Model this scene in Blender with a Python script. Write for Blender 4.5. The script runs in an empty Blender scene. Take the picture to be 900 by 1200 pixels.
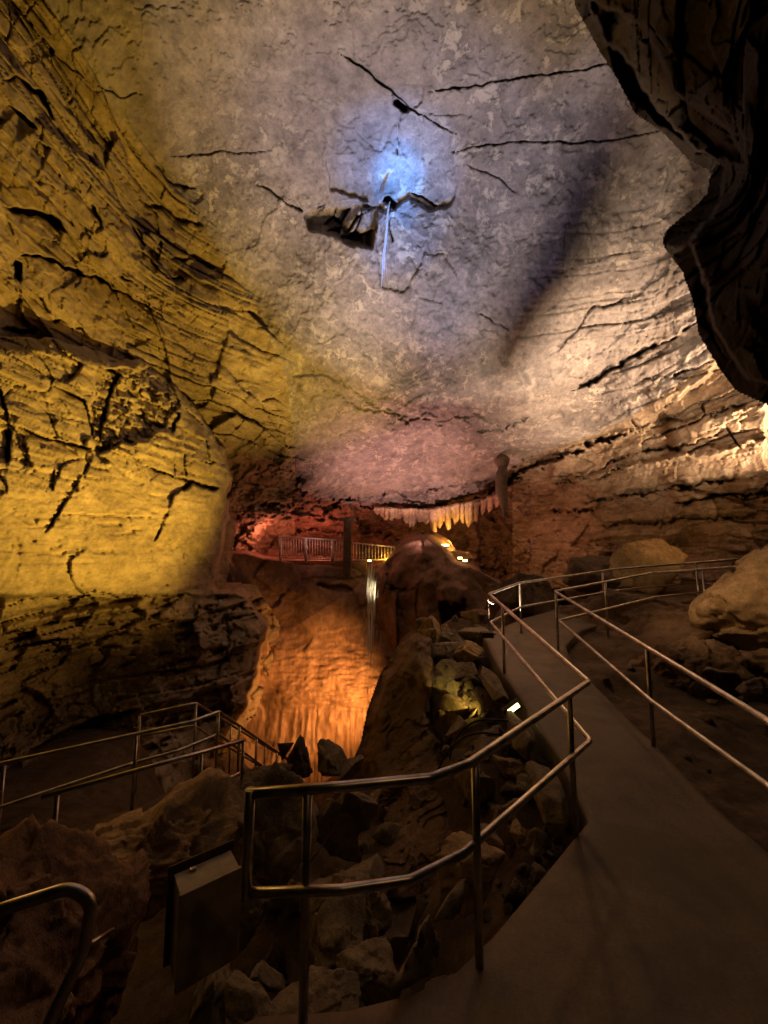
import bpy, bmesh, math, random
import numpy as np
from mathutils import Vector, Matrix

# ---------------------------------------------------------------- camera, world, exposure
SC = bpy.context.scene
COL = SC.collection
F = 470.0                       # focal length in pixels of a 900 x 1200 frame
CAM_Z = 2.1
PITCH = math.atan(50.0 / F)
cam_d = bpy.data.cameras.new("camera")
cam = bpy.data.objects.new("camera", cam_d); COL.objects.link(cam)
cam_d.sensor_fit = 'VERTICAL'; cam_d.sensor_height = 36.0; cam_d.sensor_width = 27.0
cam_d.lens = F / 1200.0 * 36.0
cam_d.clip_start = 0.05; cam_d.clip_end = 400
cam.location = (0, 0, CAM_Z)
cam.rotation_euler = (math.radians(90) + PITCH, 0, 0)
SC.camera = cam
W = bpy.data.worlds.new("World"); SC.world = W; W.use_nodes = True
W.node_tree.nodes["Background"].inputs[0].default_value = (1.0, 0.72, 0.45, 1)
W.node_tree.nodes["Background"].inputs[1].default_value = 0.002
SC.view_settings.view_transform = 'Standard'; SC.view_settings.look = 'None'
SC.view_settings.exposure = 0.0; SC.view_settings.gamma = 1.0
SC.cycles.max_bounces = 6; SC.cycles.diffuse_bounces = 4
SC.cycles.use_denoising = True

C0 = np.array([0, 0, CAM_Z])
_cp, _sp = math.cos(PITCH), math.sin(PITCH)
def at(u, v, d):
    """world point seen at pixel (u, v) of the 900 x 1200 photo at forward distance d"""
    u = np.asarray(u, float); v = np.asarray(v, float); d = np.asarray(d, float)
    xc = (u - 450) / F * d; yc = -(v - 600) / F * d
    return np.stack([xc, -_sp * yc + _cp * d, CAM_Z + _cp * yc + _sp * d], -1)
def at_z(u, v, z):
    """world point seen at pixel (u, v) at height z"""
    k = (-(v - 600) / F) * _cp + _sp
    return at(u, v, (z - CAM_Z) / k)

# ---------------------------------------------------------------- lamps (the show cave's own coloured floodlights, and some added fills)
def spot(loc, tgt, color, power, angle=60, blend=0.6, radius=0.08):
    l = bpy.data.lights.new("cave_or_fill_spot", 'SPOT'); o = bpy.data.objects.new("cave_or_fill_spot", l); COL.objects.link(o)
    l.energy = power; l.color = color; l.spot_size = math.radians(angle); l.spot_blend = blend; l.shadow_soft_size = radius
    o.location = loc
    o.rotation_euler = (Vector(tgt) - Vector(loc)).to_track_quat('-Z', 'Y').to_euler()
    return o
def bulb(loc, color, power, radius=0.05):
    l = bpy.data.lights.new("cave_lamp", 'POINT'); o = bpy.data.objects.new("cave_lamp", l); COL.objects.link(o)
    l.energy = power; l.color = color; l.shadow_soft_size = radius; o.location = loc
    return o
YEL = (1.0, 0.62, 0.09); AMB = (1.0, 0.47, 0.10); WARM = (1.0, 0.74, 0.46); PINK = (1.0, 0.36, 0.24)
BLUE = (0.05, 0.22, 1.0); LAV = (0.72, 0.60, 1.0); RED = (1.0, 0.14, 0.07)
#LIGHTS
YW = (1.0, .60, .08)
spot((-1.0, 8.0, .6), (-5.8, 5.6, 10.0), YW, 2900, 128, 1.0, .07)             # yellow wash on the left wall, from behind the tall rock slab
spot((0.2, 7.6, .9), at(110, 600, 7.5), (1.0, .52, .10), 330, 76, 0.9, .12)  # amber, low on the left wall
spot((.2, 8.6, .5), at(375, 440, 13.2), (1.0, .64, .14), 2800, 52, 0.9, .1)    # the same yellow on the low part of the ceiling
CEIL_LAMP = (1.9, 7.6, .75)
spot(CEIL_LAMP, at(560, 200, 10.3), (1.0, .82, .66), 1950, 74, 0.22, .035)    # pale wash on the ceiling
spot(CEIL_LAMP, at(720, 440, 12.5), (1.0, .73, .50), 3600, 66, 1.0, .035)  # warm wash on the right side of the ceiling
spot((0.2, 9.5, -1.5), at(466, 216, 10.8), (.05, .30, 1.0), 32000, 7.5, 1.0, .08)   # blue beam at the water's source
spot((0.2, 9.4, -1.5), at(464, 210, 10.8), (.08, .32, 1.0), 11000, 17, 1.0, .1)
spot((0.1, 9.0, -1.5), at(480, 205, 10.8), (.30, .46, 1.0), 4800, 46, 1.0, .1)
spot(at(470, 655, 15.0), at(480, 530, 17.0), (1.0, .50, .43), 1500, 126, 1.0, .1)   # pink wash on the low far ceiling
spot(at(1070, 600, 6.7), at(770, 450, 12.5), (1.0, .68, .44), 7000, 60, 0.7, .05)  # right wall, from behind the overhang
spot(at(640, 690, 14.5), at(640, 600, 19), (1.0, .36, .15), 150, 95, 0.9, .1)
spot(at(860, 640, 9.5), at(740, 560, 14), (1.0, .52, .18), 120, 110, 0.9, .1)
bulb(at(380, 640, 19.8), (1, .22, .13), 130)                                  # red lamps in the alcove
bulb(at(310, 625, 19.0), (1, .25, .15), 50)
bulb(at(452, 655, 18.3), (1.0, .55, .05), 35)
bulb(at(530, 632, 18.6), (1.0, .50, .10), 85)
bulb(at(366, 622, 17.7), (1.0, .5, .42), 9)  # fill added so the pale balcony railing shows up
bulb(at(600, 612, 17.6), (1.0, .35, .25), 60)
spot(at(440, 850, 12.8), at(375, 815, 16.2), (1.0, .39, .10), 1900, 90, 1.0, .05)  # orange on the flowstone
spot((1.6, 9.6, .5), at(432, 690, 10.75), (1.0, .8, .4), 620, 15, 1.0, .03)     # extra spot added to brighten the falling water
spot(at(588, 836, 4.88), at(560, 829, 5.35), (1.0, .74, .16), 60, 40, .8, .02)   # small floodlight in the rubble
spot((5.4, 10.6, 1.9), at(755, 660, 12.4), (1.0, .66, .36), 26, 60, .8, .06)
spot((3.0, 8.2, 4.2), (2.2, 6.6, 0), (1.0, .52, .20), 95, 116, 1.0, .15)       # amber fill added in the air to brighten the walkway
spot((3.2, 5.4, 3.0), at(900, 715, 6.8), (1.0, .60, .30), 210, 62, 1.0, .1)      # fill added to brighten the right boulders
spot((-3.4, 4.0, 2.2), (-1.3, 2.6, -.2), (1.0, .50, .17), 26, 70, 1.0, .1)         # box and rocks at the left
spot((2.4, 4.2, .9), at(738, 50, 4.5), (1.0, .5, .12), 9, 34, 1.0, .05)     # faint amber on the overhang
spot((.9, 1.0, 4.4), (.0, 3.0, -.6), (1.0, .52, .20), 20, 46, 1.0, .06)  # fill added for the dark rocks below the near handrail
#ENDLIGHTS

# ---------------------------------------------------------------- noise in numpy
def _h(ix, iy, iz, seed):
    with np.errstate(over='ignore'):
        n = (ix.astype(np.int64) * 374761393 + iy.astype(np.int64) * 668265263 + iz.astype(np.int64) * 2147483647 + seed * 974634777) & 0xFFFFFFFF
        n = ((n ^ (n >> 13)) * 1274126177) & 0xFFFFFFFF
        n = ((n ^ (n >> 16)) * 2246822519) & 0xFFFFFFFF
        n = n ^ (n >> 15)
    return (n & 0xFFFFFF) / float(0xFFFFFF)
def vnoise(P, freq, seed=0):
    Q = P * freq + seed * 7.31
    I = np.floor(Q).astype(np.int64); f = Q - I
    f = f * f * f * (f * (f * 6 - 15) + 10)
    x, y, z = I[..., 0], I[..., 1], I[..., 2]; fx, fy, fz = f[..., 0], f[..., 1], f[..., 2]
    r = 0
    for dx in (0, 1):
        for dy in (0, 1):
            for dz in (0, 1):
                r = r + _h(x + dx, y + dy, z + dz, seed) * (fx if dx else 1 - fx) * (fy if dy else 1 - fy) * (fz if dz else 1 - fz)
    return r * 2 - 1
def fbm(P, freq, octv=4, seed=0, gain=.5, lac=2.03):
    r = 0; a = 1.0
    for k in range(octv):
        r = r + a * vnoise(P, freq * lac ** k, seed + k * 13); a *= gain
    return r
def ridged(P, freq, octv=3, seed=0, gain=.5):
    r = 0; a = 1.0
    for k in range(octv):
        r = r + a * (1 - 2 * np.abs(vnoise(P, freq * 2.1 ** k, seed + k * 17))); a *= gain
    return r
def facet(P, freq, seed=0, an=(1, 1, 1), rag=.18):
    """fractured blocks: (height from each cell's own tilted face, distance to the cell's border)"""
    Q = P * freq * np.array(an, float); Q = Q + rag * np.stack([vnoise(Q, 1.9, seed + 41), vnoise(Q, 1.9, seed + 42), vnoise(Q, 1.9, seed + 43)], -1)
    I = np.floor(Q).astype(np.int64); sh = Q.shape[:-1]
    b1 = np.full(sh, 9.); b2 = np.full(sh, 9.); best = np.zeros(sh)
    for dx in (-1, 0, 1):
        for dy in (-1, 0, 1):
            for dz in (-1, 0, 1):
                x, y, z = I[..., 0] + dx, I[..., 1] + dy, I[..., 2] + dz
                j = [_h(x, y, z, seed + k) for k in range(3)]
                e = [Q[..., 0] - x - j[0], Q[..., 1] - y - j[1], Q[..., 2] - z - j[2]]
                d = e[0] ** 2 + e[1] ** 2 + e[2] ** 2
                g = [_h(x, y, z, seed + 3 + k) - .5 for k in range(4)]
                val = e[0] * g[0] * 1.6 + e[1] * g[1] * 1.6 + e[2] * g[2] * 1.6 + g[3]
                near = d < b1
                b2 = np.where(near, b1, np.minimum(b2, d)); best = np.where(near, val, best); b1 = np.where(near, d, b1)
    return best, np.sqrt(b2) - np.sqrt(b1)
def sstep(a, b, x):
    t = np.clip((x - a) / (b - a), 0, 1); return t * t * (3 - 2 * t)
def hash1(i, seed):
    i = np.asarray(i); return _h(i, i * 0 + 3, i * 0 + 7, seed)
def strata(P, thick, block, seed, amp, tilt=(0.05, -0.03), groove=.0, gw=.05, along=(0.35, 1.0)):
    """bedding: layers at heights, broken into blocks; returns metres to move INTO the rock"""
    s = P[..., 2] + tilt[0] * P[..., 0] + tilt[1] * P[..., 1] + .35 * thick * vnoise(P, .45, seed)+ .10 * thick * vnoise(P, 2.1, seed + 5)
    s = s / thick; s = s + .45 * np.sin(s * 1.7 + seed) + .2 * np.sin(s * 4.1 + 2 * seed)
    i = np.floor(s).astype(np.int64); f = s - i
    a = P[..., 0] * along[0] + P[..., 1] * along[1] + .25 * vnoise(P, 1.3, seed + 9) + .08 * vnoise(P, 5, seed + 19)
    bl = block * (.5 + 1.3 * hash1(i, seed + 1))
    q = a / bl + 10 * hash1(i, seed + 2); c = np.floor(q).astype(np.int64); g = q - c
    off = _h(i, c, c * 0, seed + 3) * amp + (_h(i, c * 0, c * 0, seed + 8) - .5) * amp
    off = off + (f - .5) * amp * .5 * (hash1(i, seed + 6) - .2)
    if groove:
        on = sstep(.0, .35, vnoise(P, .5, seed + 30) + .1)
        gd = 1 - sstep(0, gw, np.minimum(f, 1 - f) * thick)
        gv = (1 - sstep(0, gw * .7, np.minimum(g, 1 - g) * bl)) * (_h(i, c, c * 0, seed + 4) > .5)
        off = off + groove * np.maximum(gd * on, gv * on)
    return off

# ---------------------------------------------------------------- planar helpers (pixel space of a sheet)
def seg_dist(u, v, pts, closed=False):
    d = np.full(u.shape, 1e9); n = len(pts)
    for k in range(n if closed else n - 1):
        x0, y0 = pts[k]; x1, y1 = pts[(k + 1) % n]
        dx, dy = x1 - x0, y1 - y0; L = dx * dx + dy * dy + 1e-9
        t = np.clip(((u - x0) * dx + (v - y0) * dy) / L, 0, 1)
        d = np.minimum(d, np.hypot(u - x0 - t * dx, v - y0 - t * dy))
    return d
def inside(u, v, poly):
    r = np.zeros(u.shape, bool); n = len(poly)
    for k in range(n):
        x0, y0 = poly[k]; x1, y1 = poly[(k + 1) % n]
        if y0 == y1: continue
        c = ((v >= y0) != (v >= y1)) & (u < (x1 - x0) * (v - y0) / (y1 - y0) + x0)
        r ^= c
    return r
def sdist(u, v, poly):
    d = seg_dist(u, v, poly, True)
    return np.where(inside(u, v, poly), d, -d)
class TPS:
    """thin plate spline of inverse depth over pixels: planes stay planes"""
    def __init__(s, pts, lam=1e-3):
        p = np.array(pts, float); s.x = p[:, :2] / 300.0; w = 1 / p[:, 2]; n = len(p)
        K = s.k(s.x, s.x) + lam * np.eye(n); A = np.zeros((n + 3, n + 3)); A[:n, :n] = K
        A[:n, n] = 1; A[:n, n + 1:] = s.x; A[n:, :n] = A[:n, n:].T
        s.c = np.linalg.solve(A, np.concatenate([w, [0, 0, 0]]))
    def k(s, a, b):
        r2 = ((a[:, None] - b[None]) ** 2).sum(-1); return np.where(r2 > 0, .5 * r2 * np.log(r2 + 1e-12), 0)
    def __call__(s, u, v):
        sh = u.shape; u = u.ravel() / 300.0; v = v.ravel() / 300.0; n = len(s.x)
        r = s.c[n] + s.c[n + 1] * u + s.c[n + 2] * v
        for i in range(n):
            r2 = (u - s.x[i, 0]) ** 2 + (v - s.x[i, 1]) ** 2
            r = r + s.c[i] * .5 * r2 * np.log(r2 + 1e-12)
        return (1 / np.clip(r, 1 / 60., 1 / .8)).reshape(sh)

# ---------------------------------------------------------------- mesh helpers
def mesh_np(name, V, quads, mat, smooth=True):
    me = bpy.data.meshes.new(name)
    V = np.asarray(V, np.float32); Q = np.asarray(quads, np.int32)
    k = Q.shape[1]
    me.vertices.add(len(V)); me.vertices.foreach_set("co", V.ravel())
    me.loops.add(Q.size); me.loops.foreach_set("vertex_index", Q.ravel())
    me.polygons.add(len(Q)); me.polygons.foreach_set("loop_start", np.arange(0, Q.size, k, dtype=np.int32))
    try: me.polygons.foreach_set("loop_total", np.full(len(Q), k, np.int32))
    except Exception: pass
    me.update(calc_edges=True); me.validate()
    me.polygons.foreach_set("use_smooth", np.full(len(me.polygons), smooth))
    if mat: me.materials.append(mat)
    return me
def link(name, me, parent=None):
    o = bpy.data.objects.new(name, me); COL.objects.link(o)
    if parent: o.parent = parent
    return o
def tag(o, label=None, cat=None, group=None, kind=None):
    if label: o["label"] = label
    if cat: o["category"] = cat
    if group: o["group"] = group
    if kind: o["kind"] = kind
    return o
def empty(name, loc, label=None, cat=None, group=None):
    o = bpy.data.objects.new(name, None); COL.objects.link(o); o.location = loc; o.empty_display_size = .1
    return tag(o, label, cat, group)
def grid_quads(nr, nc):
    i = np.arange(nr - 1)[:, None] * nc + np.arange(nc - 1)[None]
    return np.stack([i, i + nc, i + nc + 1, i + 1], -1).reshape(-1, 4)
def compact(V, Q):
    used = np.zeros(len(V), bool); used[Q.ravel()] = True
    m = np.cumsum(used) - 1
    return V[used], m[Q]
def axis_vals(lo, hi, step, fine=None, coarse=8):
    """fine steps inside the frame, coarse outside"""
    a = []; x = lo; f0, f1 = fine if fine else (lo, hi)
    while x < hi:
        a.append(x); x += step if f0 <= x <= f1 else coarse
    a.append(hi); return np.array(a)
def smoothbox(u, v, poly, soft):
    return sstep(-soft, soft, sdist(u, v, poly))

# ---------------------------------------------------------------- materials
def mat_new(name):
    m = bpy.data.materials.new(name); m.use_nodes = True
    nt = m.node_tree; b = nt.nodes["Principled BSDF"]
    return m, nt, b
def rock_mat(name, dark, mid, light, scale=1.0, patch=(0, 0, 0), patch_amt=0.0, rough=.85, bump=.8, bdist=.05, stain=.5, spec=.3, fine=14.0, pscale=1.6, stretch=(1,1,1)):
    m, nt, b = mat_new(name); N = nt.nodes; L = nt.links
    tc = N.new("ShaderNodeTexCoord"); mp = N.new("ShaderNodeMapping"); mp.inputs["Scale"].default_value = stretch
    L.new(tc.outputs["Object"], mp.inputs[0])
    def noise(sc, det=6, rg=.6, dist=0.0):
        n = N.new("ShaderNodeTexNoise"); n.inputs["Scale"].default_value = sc; n.inputs["Detail"].default_value = det
        n.inputs["Roughness"].default_value = rg; n.inputs["Distortion"].default_value = dist
        L.new(mp.outputs[0], n.inputs["Vector"]); return n.outputs["Fac"]
    def ramp(src, stops, interp='LINEAR'):
        r = N.new("ShaderNodeValToRGB"); r.color_ramp.interpolation = interp
        e = r.color_ramp.elements
        while len(e) < len(stops): e.new(.5)
        for k, (p, c) in enumerate(stops):
            e[k].position = p; e[k].color = (*c, 1) if isinstance(c, (tuple, list)) else (c, c, c, 1)
        L.new(src, r.inputs[0]); return r.outputs[0]
    def mix(f, a, c, mode='MIX'):
        x = N.new("ShaderNodeMix"); x.data_type = 'RGBA'; x.blend_type = mode
        if isinstance(f, float): x.inputs[0].default_value = f
        else: L.new(f, x.inputs[0])
        for s, q in ((6, a), (7, c)):
            if isinstance(q, (tuple, list)): x.inputs[s].default_value = (*q, 1)
            else: L.new(q, x.inputs[s])
        return x.outputs[2]
    n1 = noise(.55 * scale, 8, .62, .4)
    col = ramp(n1, [(.28, dark), (.5, mid), (.72, light)])
    n2 = noise(3.1 * scale, 8, .7)
    col = mix(.75, col, ramp(n2, [(.28, .42), (.50, 1.0), (.74, 1.35)]), 'MULTIPLY')
    n3 = noise(fine * .9, 8, .75)
    col = mix(.6, col, ramp(n3, [(.30, .5), (.50, 1.0), (.70, 1.4)]), 'MULTIPLY')
    st = noise(1.1 * scale, 5, .55, 1.2)
    col = mix(ramp(st, [(.50, 0.0), (.68, stain)]), col, tuple(c * .42 for c in mid))
    if patch_amt:
        pm = noise(pscale * scale, 12, .74, .35)
        pf = ramp(pm, [(.53, 0.0), (.565, 1.0)])
        big = ramp(noise(.30 * scale, 6, .6), [(.38, 0.1), (.54, patch_amt)])
        mm = N.new("ShaderNodeMath"); mm.operation = 'MULTIPLY'; L.new(pf, mm.inputs[0]); L.new(big, mm.inputs[1])
        col = mix(mm.outputs[0], col, patch)
    L.new(col, b.inputs["Base Color"])
    b.inputs["Roughness"].default_value = rough; b.inputs["Specular IOR Level"].default_value = spec
    h1 = noise(fine * .35, 10, .65); h2 = noise(fine * 1.6, 8, .7)
    a = N.new("ShaderNodeMath"); a.operation = 'MULTIPLY_ADD'; L.new(h2, a.inputs[0]); a.inputs[1].default_value = .35; L.new(h1, a.inputs[2])
    hh = a.outputs[0]
    if patch_amt:
        a2 = N.new("ShaderNodeMath"); a2.operation = 'MULTIPLY_ADD'; L.new(mm.outputs[0], a2.inputs[0]); a2.inputs[1].default_value = .3; L.new(hh, a2.inputs[2]); hh = a2.outputs[0]
    bp = N.new("ShaderNodeBump"); bp.inputs["Strength"].default_value = bump; bp.inputs["Distance"].default_value = bdist
    L.new(hh, bp.inputs["Height"]); L.new(bp.outputs[0], b.inputs["Normal"])
    return m
M = {}
M['ceiling'] = rock_mat("ceiling_limestone", (.16, .135, .125), (.26, .222, .20), (.35, .30, .265), 1.0, (.50, .43, .35), .7, bdist=.06, bump=.6, stain=.5, fine=9, pscale=2.6)
M['wall'] = rock_mat("wall_limestone", (.19, .14, .08), (.34, .26, .16), (.46, .36, .22), .9, (.52, .44, .30), .4, bdist=.07, stain=.6, fine=10, pscale=.9, stretch=(1, 1, 1.7))
M['bulge'] = rock_mat("smooth_limestone", (.26, .20, .12), (.38, .30, .18), (.48, .38, .23), .8, (.55, .46, .30), .4, bdist=.05, stain=.35, fine=9, pscale=.9, stretch=(1, 1, 1.7))
M['right'] = rock_mat("bedded_limestone", (.17, .11, .065), (.33, .24, .155), (.47, .37, .26), 1.0, (.52, .43, .32), .5, bdist=.07, stain=.6, fine=10, stretch=(1, 1, 1.9))
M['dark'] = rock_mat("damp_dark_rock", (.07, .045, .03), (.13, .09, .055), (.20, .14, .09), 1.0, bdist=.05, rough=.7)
M['far'] = rock_mat("far_rock", (.12, .07, .045), (.24, .15, .10), (.33, .22, .15), 1.0, bdist=.10, fine=8)
M['flow'] = rock_mat("wet_flowstone", (.22, .13, .07), (.38, .24, .14), (.50, .34, .21), 1.2, bdist=.05, rough=.45, fine=9, stretch=(1, 1, .35))
M['curtain'] = rock_mat("stalactite_stone", (.30, .21, .15), (.50, .37, .27), (.62, .5, .38), 2, bdist=.03, rough=.5, fine=12, stretch=(1, 1, .3))
M['boulder'] = rock_mat("boulder_limestone", (.13, .10, .065), (.24, .19, .125), (.34, .28, .19), 2.2, bdist=.03, fine=24, rough=.8, bump=1.0)
M['boulder2'] = rock_mat("ochre_boulder_limestone", (.20, .13, .06), (.36, .25, .13), (.46, .34, .19), 2.5, bdist=.035, fine=22)
M['earth'] = rock_mat("trodden_earth", (.06, .04, .025), (.11, .075, .045), (.17, .12, .08), 2.0, bdist=.03, fine=26, rough=.9)
M['path'] = rock_mat("damp_concrete", (.10, .075, .05), (.145, .11, .075), (.19, .145, .10), .9, bdist=.006, bump=.6, stain=.75, rough=.55, fine=50)
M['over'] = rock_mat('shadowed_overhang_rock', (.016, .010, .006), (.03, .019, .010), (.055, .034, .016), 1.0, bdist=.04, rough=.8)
M['slab'] = rock_mat('brown_slab_rock', (.09, .055, .03), (.16, .10, .055), (.26, .17, .09), 1.6, bdist=.05, rough=.75, fine=14)
M['redrock'] = rock_mat('reddish_streaked_rock', (.12, .06, .03), (.24, .13, .07), (.34, .21, .11), 3.0, bdist=.06, rough=.7, fine=16, stretch=(1, 1, .35))
def metal(name, c, r, met=1.0):
    m, nt, b = mat_new(name); b.inputs["Metallic"].default_value = met
    n = nt.nodes.new("ShaderNodeTexNoise"); n.inputs["Scale"].default_value = 9; n.inputs["Detail"].default_value = 6
    tc = nt.nodes.new("ShaderNodeTexCoord"); nt.links.new(tc.outputs["Object"], n.inputs["Vector"])
    mr = nt.nodes.new("ShaderNodeMapRange"); mr.inputs["To Min"].default_value = r * .7; mr.inputs["To Max"].default_value = r * 1.5
    nt.links.new(n.outputs["Fac"], mr.inputs["Value"]); nt.links.new(mr.outputs[0], b.inputs["Roughness"])
    cr = nt.nodes.new("ShaderNodeValToRGB"); cr.color_ramp.elements[0].position = .35; cr.color_ramp.elements[1].position = .62
    cr.color_ramp.elements[0].color = (*[x * .55 for x in c], 1); cr.color_ramp.elements[1].color = (*c, 1)
    nt.links.new(n.outputs["Fac"], cr.inputs[0]); nt.links.new(cr.outputs[0], b.inputs["Base Color"])
    return m
M['steel'] = metal("brushed_steel", (.62, .58, .53), .30)
M['paint'] = metal("beige_painted_metal", (.42, .35, .24), .5, 0.0)
M['whitepaint'] = metal("pale_painted_metal", (.85, .8, .74), .45, 0.0)
M['black'] = metal("black_rubber", (.02, .02, .02), .5, 0.0)
def glow(name, c, s):
    m, nt, b = mat_new(name); b.inputs["Base Color"].default_value = (*c, 1)
    b.inputs["Emission Color"].default_value = (*c, 1); b.inputs["Emission Strength"].default_value = s
    return m

# ---------------------------------------------------------------- sheets of cave rock
def build_sheet(us, vs, depth, disp, keep, regions):
    """regions: [(name, mask function on face centres, material, label tuple)], first match wins"""
    U, Vv = np.meshgrid(us, vs)
    d = depth(U, Vv)
    P = at(U, Vv, d)
    h = disp(P, U, Vv)
    R = P - C0; r = np.linalg.norm(R, axis=-1, keepdims=True)
    P = C0 + R * (1 + h[..., None] / r)
    nr, nc = U.shape
    Q = grid_quads(nr, nc)
    fu = U.ravel()[Q].mean(1); fv = Vv.ravel()[Q].mean(1)
    ok = keep(fu, fv) if keep else np.ones(len(Q), bool)
    out = []; left = ok.copy(); V = P.reshape(-1, 3)
    for name, mask, mat, tg in regions:
        m = left & (mask(fu, fv) if mask else True); left &= ~m
        if not m.any(): continue
        v2, q2 = compact(V, Q[m][:, ::-1])
        o = link(name, mesh_np(name, v2, q2, mat)); tag(o, *tg); out.append(o)
    return out
def carve(U, V, P, items, seed=50, wob=4.5, step=.30, vary=1.0):
    """cracks: a slot of uneven width that thins out to its ends, one lip standing proud. items: (points, half width px, depth m)"""
    wu = U + wob * vnoise(P, 2.2, seed) + wob * .6 * vnoise(P, 6.5, seed + 1)
    wv = V + wob * vnoise(P, 2.2, seed + 2) + wob * .6 * vnoise(P, 6.5, seed + 3)
    h = np.zeros(U.shape); raised = np.zeros(U.shape)
    for k, (pts, w, dep) in enumerate(items):
        p = np.array(pts, float); m = (U > p[:, 0].min() - 45) & (U < p[:, 0].max() + 45) & (V > p[:, 1].min() - 45) & (V < p[:, 1].max() + 45)
        if not m.any(): continue
        u = wu[m]; v = wv[m]; d = np.full(u.shape, 1e9); tt = np.zeros(u.shape); sd = np.zeros(u.shape)
        L = np.concatenate([[0], np.cumsum(np.linalg.norm(np.diff(p, axis=0), axis=1))])
        for i in range(len(p) - 1):
            e = p[i + 1] - p[i]; ll = e @ e + 1e-9
            t = np.clip(((u - p[i, 0]) * e[0] + (v - p[i, 1]) * e[1]) / ll, 0, 1)
            di = np.hypot(u - p[i, 0] - t * e[0], v - p[i, 1] - t * e[1]); n = di < d
            cr = e[0] * (v - p[i, 1]) - e[1] * (u - p[i, 0])
            d = np.where(n, di, d); tt = np.where(n, (L[i] + t * (L[i + 1] - L[i])) / L[-1], tt); sd = np.where(n, np.sign(cr), sd)
        taper = np.clip(np.minimum(tt, 1 - tt) * 7, .12, 1)
        ww = w * taper * (.66 + .34 * (1 - vary) + .75 * vary * vnoise(P[m], 1.1, seed + 7 + k) + .4 * vary * vnoise(P[m], 5.5, seed + 9 + k))
        h[m] = np.maximum(h[m], dep * np.clip(ww / w * 1.6, 0, 1) * (1 - sstep(.4, 1.0, d / np.maximum(ww, .3))))
        raised[m] += step * min(dep, .8) * taper * (sd > 0) * np.exp(-d / (5 + 4 * w))
    return h + raised
def recess(U, V, P, items, seed=70, wob=5.0):
    wu = U + wob * vnoise(P, 1.6, seed) + wob * .5 * vnoise(P, 6, seed + 1)
    wv = V + wob * vnoise(P, 1.6, seed + 2) + wob * .5 * vnoise(P, 6, seed + 3)
    h = np.zeros(U.shape)
    for poly, dep, soft in items:
        h += dep * smoothbox(wu, wv, poly, soft)
    return h

CEIL = [(30, -260), (55, 0), (120, 110), (190, 200), (240, 270), (300, 360), (335, 440), (345, 520), (350, 575), (385, 587), (450, 598), (505, 592), (560, 576), (600, 548), (640, 527), (700, 508), (740, 488), (830, 425), (850, 380), (1160, 260), (1160, -260)]
shell_t = TPS([(450, -250, 5.4), (450, 0, 7.4), (450, 210, 10.8), (450, 300, 11.8), (450, 400, 13.2), (450, 500, 15.4), (450, 585, 19.8),
 (200, 0, 7.2), (200, -250, 5.3), (220, 210, 10.0), (300, 350, 11.9), (350, 430, 13.0), (700, 0, 7.5), (700, 200, 10.3), (700, 300, 11.4), (700, 400, 12.2), (640, 500, 15.0), (560, 570, 18.8),
 (850, -200, 5.6), (850, 100, 8.5), (850, 250, 9.8), (850, 350, 10.2), (1150, -200, 5.5), (1150, 200, 6.5), (1150, 450, 6.5),
 (0, 0, 5.8), (0, 150, 6.0), (0, 300, 6.2), (0, 400, 6.6), (100, 150, 7.6), (100, 300, 8), (150, 400, 9.5), (200, 300, 10.2), (-250, 0, 3.9), (-250, 300, 3.9), (-250, -250, 3.9), (60, -100, 6),
 (270, 480, 12.4), (300, 560, 15.6), (330, 600, 18), (900, 450, 9), (900, 550, 9.6), (900, 650, 10.5), (800, 450, 11.5), (800, 550, 12), (800, 650, 13), (700, 520, 15.2), (700, 600, 15.5),
 (700, 680, 15), (620, 560, 18.5), (600, 640, 19.5), (560, 620, 20.5), (1150, 650, 6.5), (320, 640, 20), (400, 640, 22), (470, 640, 22), (300, 720, 20), (560, 760, 20), (900, 800, 10), (0, 760, 7), (-250, 760, 4)])
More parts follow.
